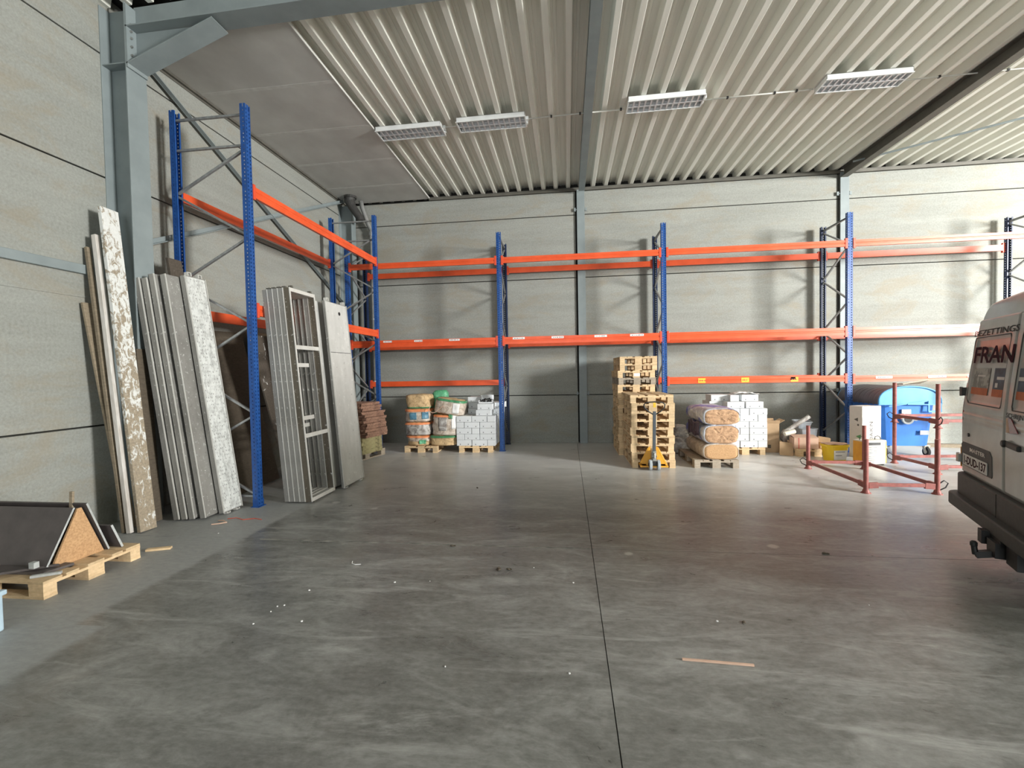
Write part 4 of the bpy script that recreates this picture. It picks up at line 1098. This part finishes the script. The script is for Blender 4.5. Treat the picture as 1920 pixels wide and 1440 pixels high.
def door_surface(x, z_):
    y = ry_(z_) - .012
    # window recess
    for s_ in (-1, 1):
        x0_, x1_ = (.10, .84); xx = abs(x)
        if x * s_ > 0 and z_ > 1.36 and z_ < 1.99:
            e = min(xx - x0_, x1_ - .03 * (z_ - 1.36) - xx, z_ - 1.36, 1.99 - z_)
            if e > 0: y += .016 * min(1, e / .02)
    # pressed swages above the waistline
    for zc in (1.27, 1.20):
        d = abs(z_ - zc) / .018
        if d < 1 and abs(x) > .03: y += .010 * (1 - d)
    return y
for s_, nm in ((-1, 'rear_door'), (1, 'rear_door')):
    m = MB()
    def P(u, v):
        z_ = .66 + v * 1.50; h_ = half(z_) * .945
        xa, xb = (.008, h_); x = s_ * (xa + (xb - xa) * u)
        y = door_surface(x, z_)
        e = min(u, 1 - u, v, 1 - v)
        return (x, y + (.014 if e <= 0 else 0), z_)
    us = 60; vs_ = 96
    m.grid(P, us, vs_); d_ = m.build(nm, M['vanpaint'], van, smooth=True)
    # hinges
    for hz in (.80, 1.47):
        q = MB(); xx = s_ * (half(hz) * .96); q.b2((xx - .03, ry_(hz) - .045, hz - .045), (xx + .035, ry_(hz) + .01, hz + .035)); q.cyl((xx + s_ * .03, ry_(hz) - .03, hz - .05), (xx + s_ * .03, ry_(hz) - .03, hz + .04), .014, 8)
        q.build('hinge', M['vanbump'] if hz == 1.47 else M['vanpaint'], d_, bevel=.004)
    q = MB(); q.tube([(s_ * .845, ry_(1.99) - .010, 1.99), (s_ * .115, ry_(1.99) - .010, 1.99), (s_ * .10, ry_(1.97) - .010, 1.96), (s_ * .10, ry_(1.4) - .010, 1.39), (s_ * .115, ry_(1.37) - .010, 1.36), (s_ * .82, ry_(1.36) - .010, 1.36), (s_ * .862, ry_(1.4) - .010, 1.40), (s_ * .862, ry_(1.96) - .010, 1.955)], .0055, 6, closed=True)
    q.build('window_seal', M['vanbump'], d_, smooth=True)
# lettering and picture stickers on the doors
def on_door(vs, fs, x0_, z0_, lift=.0025, sheet=None):
    q = MB(); q.add([(x0_ + x, ry_(z0_ + y) + (.004 if z0_ + y < 1.99 and z0_ + y > 1.36 else -.012) - lift - z, z0_ + y) for x, y, z in vs], fs); return q
vs, fs = text_mesh('BEZETTINGS', .078, .0006, .0, 1.30); w_ = max(v[0] for v in vs); k_ = .93 / w_
on_door([(x * k_, y, z) for x, y, z in vs], fs, -.90, 2.005, lift=.004).build('lettering', M['greyletter'], van, label='dark grey upper lettering')
vs, fs = text_mesh('FRAN', .21, .0006, .004, 1.35); w_ = max(v[0] for v in vs); k_ = .845 / w_
on_door([(x * k_, y, z) for x, y, z in vs], fs, -.83, 1.752, lift=.0195).build('lettering', M['maroon'], van, label='large maroon lettering')
vs, fs = text_mesh('SCHRIJN', .055, .0006, 0, 1.3)
on_door([(x * 1.1, y, z) for x, y, z in vs], fs, .03, 1.30, lift=.004).build('lettering', M['greyletter'], van, label='small grey lettering')
def strip(x0_, x1_, z0_, z1_, mt, lift, nm='picture_sticker', lab=None):
    q = MB(); q.grid(lambda u, v: (x0_ + (x1_ - x0_) * u, ry_(z0_ + (z1_ - z0_) * v) + .004 - lift, z0_ + (z1_ - z0_) * v), 6, 6)
    o = q.build(nm, M[mt], van, label=lab); s_ = o.modifiers.new('s', 'SOLIDIFY'); s_.thickness = .001; return o
strip(-.83, -.44, 1.505, 1.70, 'picgrey', .004); strip(-.35, -.102, 1.505, 1.70, 'picblue', .004); strip(.102, .80, 1.505, 1.70, 'picblue', .004)
for a, b_ in ((-.85, -.445), (-.35, -.102), (.102, .80)): strip(a, b_, 1.45, 1.515, 'picorange', .0055, 'picture_sticker', 'orange band of the picture sticker')
for a, b_, z0_, z1_ in ((-.28, -.11, 1.60, 1.625), (-.30, -.25, 1.53, 1.57), (.12, .35, 1.60, 1.63), (-.70, -.52, 1.62, 1.635)): strip(a, b_, z0_, z1_, 'deckpanel', .006)
# number plate recess and plate
q = MB()
q.ext([(-.935, .735), (-.225, .735), (-.215, .75), (-.225, .92), (-.27, .965), (-.91, .965), (-.94, .94)], lambda u, v, t_: (u, t_, v), -.016, -.004)
pr = q.build('plate_recess', M['vanbump'], van)
q = MB(); q.b2((-.88, -.024, .745), (-.30, -.017, .855)); q.build('number_plate', M['lampwhite'] if False else M['deckpanel'], pr, bevel=.003)
vs, fs = text_mesh('1-DUD-137', .105, .0006, .002); w_ = max(v[0] for v in vs)
q = MB(); q.add([(-.86 + x * .54 / w_, -.0248 - z, .765 + y) for x, y, z in vs], fs); q.build('plate_lettering', M['maroon'], pr)
vs, fs = text_mesh('MASTER', .05, .001, .001); w_ = max(v[0] for v in vs)
q = MB(); q.add([(-.72 + x * .36 / w_, -.0175 - z, .895 + y) for x, y, z in vs], fs); q.build('badge_lettering', M['chrome'], pr)
# bumper with step, tow bar
q = MB()
def bump_sec(y0_, y1_, z0_, z1_, hw, rc_):
    o_ = []
    for s_ in (-1, 1):
        for i in range(7):
            a = PI / 2 * i / 6
            o_.append((s_ * (hw - rc_ + rc_ * math.cos(a)) if s_ < 0 else s_ * (hw - rc_ + rc_ * math.sin(a)), y0_ + rc_ - rc_ * (math.sin(a) if s_ < 0 else math.cos(a))))
    o_ += [(hw, y1_), (-hw, y1_)]
    q.ext(o_, lambda u, v, t_: (u, v, t_), z0_, z1_)
bump_sec(-.055, .35, .44, .655, 1.0, .12); bp = q.build('bumper', M['vanbump'], van, bevel=.014)
q = MB(); bump_sec(-.12, .35, .335, .455, 1.01, .12); q.build('bumper_step', M['vanbump'], van, bevel=.012)
q = MB(); q.b2((-.004, -.058, .45), (.004, -.0545, .65)); q.build('seam', M['joint'], bp)
q = MB(); q.b2((.02, -.17, .25), (.10, -.05, .36)); q.b2((.14, -.15, .20), (.30, .05, .32)); q.bar((.22, -.12, .22), (.22, -.24, .19), .05, .05); q.cyl((.22, -.24, .19), (.22, -.25, .27), .02, 10); q.tube([(.22, -.25, .25), (.22, -.25, .262), (.22, -.25, .287), (.22, -.25, .30)], [.012, .024, .024, .012], 12)
q.bar((-.10, .02, .28), (.80, .02, .28), .07, .09); q.b2((.02, -.12, .29), (.30, -.06, .34)); q.b2((.34, -.10, .19), (.52, .02, .34)); q.build('tow_bar', M['black'], van)
# lamps at the body corners, side glazing and running gear
for s_ in (-1, 1):
    q = MB(); q.grid(lambda u, v: (s_ * (half(.95 + v * .6) * (.985 + .020 * math.sin(u * PI / 2))), ry_(.95 + v * .6) + .0 + .10 * u, .95 + v * .6), 5, 10); o = q.build('tail_lamp', M['lampred'], van, smooth=True); m_ = o.modifiers.new('s', 'SOLIDIFY'); m_.thickness = .02
    q = MB(); q.b2((s_ * .985, -.006, .70), (s_ * 1.012, .07, .90)); q.build('indicator_lamp', M['lamporange'], van, bevel=.006)
    for y in (1.25, 4.45):
        q = MB(); q.cyl((s_ * .74, y, .335), (s_ * .97, y, .335), .335, 32); wv = q.build('wheel', M['rubber'], van, bevel=.02)
        q = MB(); q.cyl((s_ * .95, y, .335), (s_ * .975, y, .335), .19, 24); q.build('hub', M['wheel'], wv)
    q = MB(); q.b2((s_ * .90, 3.5, 1.35), (s_ * .995, 4.2, 1.85)); q.build('cab_window', M['vanglass'], van)
q = MB(); q.b2((-.95, .3, .30), (.95, 4.9, .50)); q.build('underbody', M['black'], van)
q = MB(); q.bar((.055, -.012, 1.085), (.30, -.012, 1.075), .05, .045); q.cyl((.065, -.02, 1.085), (.065, -.05, 1.085), .03, 12); q.build('door_handle', M['black'], van, bevel=.01)
q = MB(); q.ext([(.045, 1.29), (.09, 1.30), (.10, 1.18), (.045, 1.175)], lambda u, v, t_: (u, t_, v), -.016, -.012); q.build('sticker', M['cardpink'], van)
q = MB(); q.ext([(.075, 1.30), (.13, 1.295), (.25, 1.19), (.11, 1.175)], lambda u, v, t_: (u, t_, v), -.0165, -.012); q.build('sticker', M['lampred'], van)
q = MB(); q.cyl((-.76, -.010, 1.05), (-.76, -.022, 1.05), .018, 14); q.build('door_lock', M['black'], van)

# ================================================================== LEANING PLANKS
def plank(lab, b, t_, w, th, mt, name='wooden_plank', grp='planks leaning beside the steel column'):
    """b: foot of the near edge (x,y), t_: top of near edge (x,y,z); w along +y, th towards -x"""
    b = Vector((b[0], b[1], 0)); t_ = Vector(t_); d = (t_ - b); L = d.length; d.normalize()
    s_ = Vector((0, 1, 0)); s_ = (s_ - d * s_.dot(d)).normalized(); nrm = s_.cross(d).normalized()   # points +x
    if nrm.x < 0: nrm = -nrm
    rot = Matrix((nrm, s_, d)).transposed().to_4x4()
    m = MB(); m.b2((-th, 0, 0), (0, w, L))
    o = m.build(name, M[mt], None, bevel=.004)
    # lift so that the lowest corner touches the floor
    low = min((rot @ Vector((x, y, 0))).z for x in (-th, 0) for y in (0, w))
    mw = rot; mw.translation = b + Vector((0, 0, -low + .001)); o.matrix_world = mw
    return tag(o, lab, 'plank', grp)
plank('tallest paint-splashed wooden plank leaning beside the steel column', (-4.79, 4.47), (-5.27, 4.60, 3.72), .205, .045, 'paintplank')
plank('narrow white painted plank with bright edge beside the tallest plank', (-4.90, 4.45), (-5.33, 4.575, 3.40), .05, .055, 'whiteplank')
plank('thin brown plank just behind the narrow white one', (-4.985, 4.46), (-5.425, 4.56, 3.26), .045, .04, 'oldplank')
plank('short brown plank leaning lowest against the left wall', (-5.06, 4.56), (-5.44, 4.50, 2.62), .12, .03, 'oldplank')
# boards half hidden behind the decks
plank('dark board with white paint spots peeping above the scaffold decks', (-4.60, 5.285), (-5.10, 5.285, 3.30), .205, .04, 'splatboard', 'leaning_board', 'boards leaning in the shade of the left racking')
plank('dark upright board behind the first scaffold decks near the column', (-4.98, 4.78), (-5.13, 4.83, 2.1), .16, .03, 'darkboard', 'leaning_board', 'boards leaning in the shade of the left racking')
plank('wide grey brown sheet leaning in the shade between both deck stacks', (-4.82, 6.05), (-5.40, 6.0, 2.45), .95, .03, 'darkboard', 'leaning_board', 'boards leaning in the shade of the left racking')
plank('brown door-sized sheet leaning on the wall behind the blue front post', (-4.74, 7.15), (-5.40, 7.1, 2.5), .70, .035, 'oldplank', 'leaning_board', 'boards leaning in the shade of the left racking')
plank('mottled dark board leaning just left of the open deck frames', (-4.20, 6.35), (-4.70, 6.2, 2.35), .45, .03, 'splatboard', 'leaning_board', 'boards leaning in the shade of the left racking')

# ================================================================== SCAFFOLD DECKS
def place(o, b, lean, th=0):
    """stand a deck built in x(thickness, 0..-th) y(width) z(length) leaning towards -x by lean degrees"""
    o.location = b; o.rotation_euler = (0, -R(lean), 0)
def solid_deck(lab, b, w, L, th, lean, mt='deckside', face='deckpanel', grp=None, hooks=True, yaw=0):
    r = thing('scaffold_deck', lab, 'scaffold deck', b, 0, grp, rot=(0, -R(lean), R(yaw)))
    m = MB()
    m.b2((-.012, .004, .01), (-.004, w - .004, L - .01)); m.build('deck_face', M[face], r)
    m = MB()
    for y0_, y1_ in ((0, .012), (w - .012, w)):
        m.b2((-th, y0_, 0), (0, y1_, L)); 
    m.b2((-th, 0, 0), (-th + .005, .035, L)); m.b2((-th, w - .035, 0), (-th + .005, w, L))
    m.build('side_rail', M[mt], r)
    m = MB()
    for y0_ in (-.003, w - .005): m.b2((-.010, y0_, 0), (.004, y0_ + .008, L))
    m.build('edge_lip', M['deckedge'], r)
    m = MB(); m.b2((-th, .012, 0), (-.012, w - .012, .012)); m.b2((-th, .012, L - .012), (-.012, w - .012, L)); m.build('end_bar', M[mt], r)
    if hooks:
        for yy in (.05, w - .11):
            for z0_, z1_ in ((L, L + .05), (-.022, 0)):
                m = MB()
                m.b2((-.05, yy, z0_), (-.0, yy + .012, z1_)); m.b2((-.05, yy + .048, z0_), (-.0, yy + .06, z1_))
                m.b2((-.05, yy + .012, L + .04 if z1_ > L else z0_), (-.0, yy + .048, z1_ if z1_ > L else z0_ + .008))
                m.build('hook', M['deckedge'], r)
    return r
G = 'steel scaffold decks leaning beside the steel column'
Lg = 3.02; ln = 8.0
labs = ['scaffold deck at the back of the first stack, nearest the column', 'scaffold deck second from the back of the first stack', 'scaffold deck third from the back of the first stack',
        'mortar stained scaffold deck directly behind the perforated one']
for k in range(4):
    solid_deck(labs[k], (-4.70 + k * .085 + (.03 if k == 3 else 0), 4.88 + (.02 * k if k else 0) + (.02 if k == 3 else 0), .028), .32, Lg - .05 * (k < 2), .078, ln, face='deckside', grp=G, hooks=False)
r = solid_deck('whitened perforated scaffold deck at the front of the first stack', (-4.325, 5.15, .028), .325, Lg + .02, .075, ln, face='perf', grp=G)
# frame decks
G = 'wide scaffold decks and frames leaning on the orange beam'
def open_frame(lab, b, w, L, th, lean, mt, bars, grp=G):
    r = thing('deck_frame', lab, 'scaffold deck', b, 0, grp, rot=(0, -R(lean), 0))
    for y0_ in (0, w - .016):
        m = MB(); m.b2((-th, y0_, 0), (0, y0_ + .016, L)); s_ = 1 if y0_ == 0 else -1; yb2 = y0_ + (.016 if s_ > 0 else 0)
        m.b2((-th, yb2, 0), (-th + .004, yb2 + s_ * .018, L)); m.build('side_rail', M[mt], r)
        m = MB(); m.b2((-.006, y0_ - .004, 0), (.005, y0_ + .02, L)); m.build('edge_lip', M['deckedge'], r)
    for z0_ in (0, L - .05):
        m = MB(); m.b2((-.06, .016, z0_), (0, w - .016, z0_ + .05)); m.build('end_bar', M['deckedge'], r)
    for (z0_, y0_, y1_, d0) in bars:
        m = MB(); m.bar((-d0, y0_, z0_), (-d0, y1_, z0_), .025, .055); m.build('cross_bar', M['deckedge'], r)
    for yy in (.06, w - .10):
        m = MB()
        for z0_, z1_ in ((L, L + .035), (-.022, 0)): m.b2((-.05, yy, z0_), (-.0, yy + .035, z1_))
        m.build('hook', M['steeldark'], r)
    return r
le = 4.6; L2 = 2.93; W2 = .60
rear = ['open aluminium deck frame at the very back of the frame stack', 'open aluminium deck frame second from the back of the stack', 'open aluminium deck frame in the middle of the stack', 'open aluminium deck frame behind the foremost brown one']
for k in range(4):
    open_frame(rear[k], (-3.80 + k * .077, 5.70, .024), W2, L2 - .02 + .005 * k, .069, le, 'deckside', [(1.0, .016, W2 - .016, .03)] if k in (1,) else [])
open_frame('foremost open deck frame with pale cross bars and brown stained side', (-3.475, 5.705, .024), W2 + .01, L2, .084, le, 'deckbrown', [(.90, .016, W2, .02), (2.12, .016, W2, .02), (1.14, .016, W2 * .62, .07), (1.88, .016, W2 * .62, .07)])
# slim ladder caught inside the frames
r = thing('ladder', 'slim bright aluminium ladder caught inside the open deck frames', 'ladder', (-3.645, 5.76, .16), 0, rot=(0, -R(le), 0))
for y_ in (0.0, .085):
    m = MB(); m.b2((-.02, y_, 0), (0, y_ + .014, 2.15)); m.build('rail', M['white'], r)
for k in range(8):
    m = MB(); m.cyl((-.01, .012, .14 + k * .265), (-.01, .087, .14 + k * .265), .012, 8); m.build('rung', M['white'], r)
for k, lab in enumerate(('closed scaffold deck behind the pale board deck, rear one', 'closed scaffold deck behind the pale board deck, front one')):
    solid_deck(lab, (-3.62 + k * .095, 6.345 + .03 * k, .028), .62, 2.86, .085, le, grp=G, hooks=False)
r = solid_deck('pale board-faced scaffold deck with a round hole near its top', (-3.385, 6.44, .028), .66, 2.86, .05, le, grp=G, hooks=True)
m = MB(); m.cyl((-.003, .40, 2.70), (.003, .40, 2.70), .028, 18); m.build('round_hole', M['black'], r)
m = MB(); m.b2((-.004, .01, 2.07), (-.0030, .65, 2.078)); m.build('seam', M['joint'], r)

# ================================================================== LAMINATE PANELS ON THE NEAR PALLET
def panel(lab, pts4, th, mt='laminate', name='laminate_panel', edge='lamedge', top='laminate', grp='dark laminate panels on the near pallet', sides=(0, 1, 2, 3)):
    p = [Vector(q) for q in pts4]; nrm = (p[1] - p[0]).cross(p[3] - p[0]).normalized() * th
    o0 = p[0].copy(); c = [q - o0 for q in p]
    m = MB(); m.add(c + [q + nrm for q in c], [(0, 1, 2, 3), (7, 6, 5, 4)])
    r = m.build(name, M[mt], None, loc=o0); tag(r, lab, 'panel', grp)
    m = MB(); zm = max(q.z for q in c) - .02
    for i in range(4):
        a, b_ = c[i], c[(i + 1) % 4]; m.add([a, b_, b_ + nrm, a + nrm], [(0, 1, 2, 3)], 1 if (a.z > zm and b_.z > zm) else 0)
    m.build('edge_band', [M[edge], M[top]], r)
    return r
PT = .1455
panel('large dark laminate panel leaning back on the pallet, front of the tent shape', [(-5.45, 3.24, PT + .03), (-4.36, 3.24, PT + .03), (-4.30, 3.42, .625), (-5.45, 3.42, .625)], .016)
panel('particle board triangle closing the tent of dark panels', [(-4.372, 3.262, PT), (-4.36, 3.685, PT), (-4.322, 3.475, .615), (-4.322, 3.445, .615)], .018, 'chip', 'chipboard_piece', 'chip')
panel('dark laminate panel leaning forward behind the particle board triangle', [(-4.315, 3.70, PT), (-5.45, 3.72, PT), (-5.45, 3.49, .64), (-4.27, 3.485, .64)], .016)
panel('small dark panel with white edge at the far end of the pallet', [(-4.24, 3.76, PT), (-4.62, 3.78, PT), (-4.62, 3.70, .37), (-4.28, 3.70, .37)], .02)
panel('dark sheet lying flat under the leaning panels', [(-5.45, 3.12, PT + .001), (-4.30, 3.16, PT + .001), (-4.26, 3.36, PT + .001), (-5.45, 3.36, PT + .001)], .02, edge='laminate')
panel('dark board lying askew across the front of the near pallet', [(-5.45, 2.88, .17), (-4.75, 2.98, .172), (-4.30, 3.28, .172), (-5.45, 3.10, .17)], .018, edge='laminate')
m = MB(); m.bar((0, 0, 0), (.0, .03, .60), .02, .03, (1, 0, 0)); o = m.build('wooden_batten', M['oldplank'], None, loc=(-4.43, 3.472, PT + .0)); tag(o, 'short wooden batten sticking up between the two leaning panels', 'batten')
m = MB(); m.bar((0, 0, 0), (.16, .10, 0), .03, .02); o = m.build('white_offcut', M['lamedge'], None, loc=(-4.34, 3.10, .157)); tag(o, 'white edged offcut lying on the near pallet boards', 'offcut')
m = MB(); m.b2((-.02, -.02, 0), (.03, .02, .05)); o = m.build('white_offcut', M['lamedge'], None, loc=(-4.42, 3.18, .1925)); tag(o, 'small white block beside the foot of the large leaning panel', 'offcut')
m = MB(); m.bar((0, 0, 0), (.20, .08, 0), .05, .02); o = m.build('wood_offcut', M['wood'], None, loc=(-4.25, 4.02, .012)); tag(o, 'light wood offcut on the floor beyond the near pallet', 'offcut')
r = thing('plastic_crate', 'pale blue plastic box cut by the left picture edge', 'crate', (-4.115, 2.50, 0), R(5))
m = MB(); m.b2((-.2, -.14, 0), (.18, .14, .27)); m.build('crate_body', M['paleblue'], r, bevel=.012)
m = MB(); m.b2((-.22, -.155, .25), (.195, .155, .285)); m.build('rim', M['paleblue'], r, bevel=.008)

# ================================================================== CORNER PIPES
r = thing('downpipe', 'grey plastic downpipe with elbow in the far left corner', 'pipe', (-4.78, 10.80, 0))
m = MB(); m.tube([(0, 0, .02), (0, 0, 5.22), (0, -.01, 5.32), (-.06, -.03, 5.45), (-.16, -.14, 5.85), (-.18, -.16, 6.0)], .052, 14); m.build('pipe', M['pipe'], r, smooth=True)
m = MB()
for z_ in (1.55, 3.1, 4.63): m.cyl((0, 0, z_), (0, 0, z_ + .03), .06, 14)
m.cyl((0, 0, 5.18), (0, 0, 5.28), .064, 14); m.build('pipe_clip', M['galv'], r)
m = MB(); m.tube([(0, 0, 0), (-.02, 0, -.12), (.04, 0, -.25), (.22, .02, -.52), (.24, .02, -.60)], [.13, .12, .10, .09, .09], 16); m.cyl((0, 0, .0), (0, 0, -.05), .145, 16)
o = m.build('roof_outlet', M['pipedark'], None, smooth=False, loc=(-5.12, 10.42, 6.034)); tag(o, 'dark round roof outlet pipe above the far left corner', 'pipe')
m = MB(); m.cyl((0, 0, 0), (0, 0, 3.9), .028, 8); o = m.build('round_bar', M['pipedark'], None, loc=(-5.16, 10.28, 0)); tag(o, 'thin dark upright pipe in the far left corner', 'pipe')

# ================================================================== SMALL DEBRIS
rr = random.Random(11)
def chip(s_, flat=.5):
    m = MB(); n_ = 7; a = [rr.uniform(.6, 1) for _ in range(n_)]
    poly = [(math.cos(2 * PI * i / n_) * s_ * a[i], math.sin(2 * PI * i / n_) * s_ * a[i]) for i in range(n_)]
    m.ext(poly, lambda u, v, t_: (u * (1 - t_ * 10), v * (1 - t_ * 10), t_), 0, s_ * flat); return m
cp = chip(.010).build('plaster_chip', M['white'], None, loc=(-1.90, 2.946, 0)); tag(cp, 'small white plaster chip lying on the concrete floor', 'debris', 'white plaster chips on the floor')
for x, y, k in ((-2.21, 3.124, .8), (-2.166, 3.143, 1), (-2.209, 3.048, .9), (.025, 3.69, 1.0), (-.012, 2.569, .8), (1.003, 3.205, 1.0), (-1.46, 3.576, 1.2), (-2.108, 3.383, 1.1), (-2.227, 2.883, .9), (-.746, 2.561, .8), (-1.17, 3.62, .6), (2.158, 3.52, .6), (-3.9, 4.55, .9), (-.32, 3.95, .8)):
    c = dup(cp, (x, y, 0), rr.uniform(0, 6)); c.scale = (k, k * rr.uniform(.6, 1), k)
lf = MB(); lf.grid(lambda u, v: ((u - .5) * .06, (v - .5) * .035 * math.sin(u * PI + .2), .004 + .010 * math.sin(u * 5) * math.sin(v * 4)), 8, 4)
lf = lf.build('dry_leaf', M['darkboard'], None, smooth=True, loc=(-1.168, 4.38, 0)); s_ = lf.modifiers.new('s', 'SOLIDIFY'); s_.thickness = .003; tag(lf, 'curled dark leaf on the floor beside the pale joint line', 'leaf', 'dark scraps on the floor')
for x, y, k, lab in ((-.627, 3.887, 1.2, 'dark scrap beside a twin scrap in the middle foreground'), (-.533, 3.895, .9, 'dark scrap with pale tip in the middle foreground, right of its twin'), (2.361, 4.46, 1.0, 'dark scrap near the long floor joint by the van'),
                     (-1.371, 6.635, .8, 'tiny dark scrap alone in the middle of the shaded band'), (1.176, 3.201, .7, 'tiny dark scrap right of the white chip')):
    c = dup(lf, (x, y, 0), rr.uniform(0, 6), lab); c.scale = (k, k, k)
m = MB(); m.bar((0, 0, .006), (.40, -.02, .006), .012, .010); o = m.build('wooden_stick', M['cardpink'], None, loc=(.66, 2.755, 0)); tag(o, 'thin pale wooden stick lying on the floor in the foreground', 'stick')
m = MB(); m.tube([(0, 0, .003), (.02, -.05, .003), (.06, -.07, .003), (.11, -.06, .003)], .003, 6); o = m.build('white_wire', M['white'], None, loc=(-2.02, 3.95, 0)); tag(o, 'short curved white wire on the floor', 'wire')
m = MB(); m.tube([(0, 0, .01), (.08, -.02, .02), (.16, -.06, .012), (.10, -.10, .01), (.02, -.13, .008)], .007, 6); o = m.build('torn_strap', M['cardpink'], None, loc=(-4.22, 4.93, 0)); tag(o, 'torn pinkish strap on the floor at the foot of the perforated deck', 'strap')
m = MB(); m.tube([(0, 0, .004), (.10, .02, .012), (.22, -.02, .004), (.34, .03, .006), (.45, .0, .004)], .004, 6); o = m.build('red_cord', M['redcon'], None, loc=(-4.17, 5.02, 0)); tag(o, 'thin red cord curling on the floor before the near blue post', 'cord')
for i_ in list(S.objects):
    pass
# ================================================================== LIGHT AND CAMERA
w = bpy.data.worlds.new('World'); S.world = w; w.use_nodes = True
bg = w.node_tree.nodes['Background']; bg.inputs[0].default_value = (.86, .93, 1.0, 1); bg.inputs[1].default_value = 1.0
def area(name, loc, rot, sx, sy, power, col):
    l = bpy.data.lights.new(name, 'AREA'); l.shape = 'RECTANGLE'; l.size = sx; l.size_y = sy; l.energy = power; l.color = col
    o = bpy.data.objects.new(name, l); COL.objects.link(o); o.location = loc; o.rotation_euler = rot; return o
area('daylight_through_side_gateway', tuple(GC + GN * .42 + Vector((0, 0, 4.35))), (R(90), 0, R(29)), 2 * GW - .2, 3.1, 7500, (1.0, .985, .965))
area('added_rear_fill', (-.5, YF - .05, 2.2), (R(90), 0, 0), 5.2, 4.2, 400, (.93, .97, 1.0))  # unseen fill behind the camera, added to lift the ambient light
cam = bpy.data.cameras.new('camera'); co = bpy.data.objects.new('camera', cam); COL.objects.link(co)
cam.sensor_fit = 'HORIZONTAL'; cam.sensor_width = 36; cam.lens = 36 * 844 / 1920; cam.clip_start = .05; cam.clip_end = 200
yaw, pit, rol = R(7.0), R(-1.6), R(-1.06)
f = Vector((-math.sin(yaw) * math.cos(pit), math.cos(yaw) * math.cos(pit), math.sin(pit)))
r0 = Vector((math.cos(yaw), math.sin(yaw), 0)); u0 = r0.cross(f)
rt = r0 * math.cos(rol) + u0 * math.sin(rol); up = -r0 * math.sin(rol) + u0 * math.cos(rol)
mt = Matrix((rt, up, -f)).transposed().to_4x4(); mt.translation = Vector((0, 0, 1.75))
co.matrix_world = mt
S.camera = co
S.view_settings.view_transform = 'Standard'; S.view_settings.look = 'None'; S.view_settings.exposure = 0; S.view_settings.gamma = 1
S.view_settings.use_curve_mapping = False
S.cycles.max_bounces = 10; S.cycles.diffuse_bounces = 6; S.cycles.glossy_bounces = 4; S.cycles.use_denoising = True
S.cycles.sample_clamp_indirect = 8
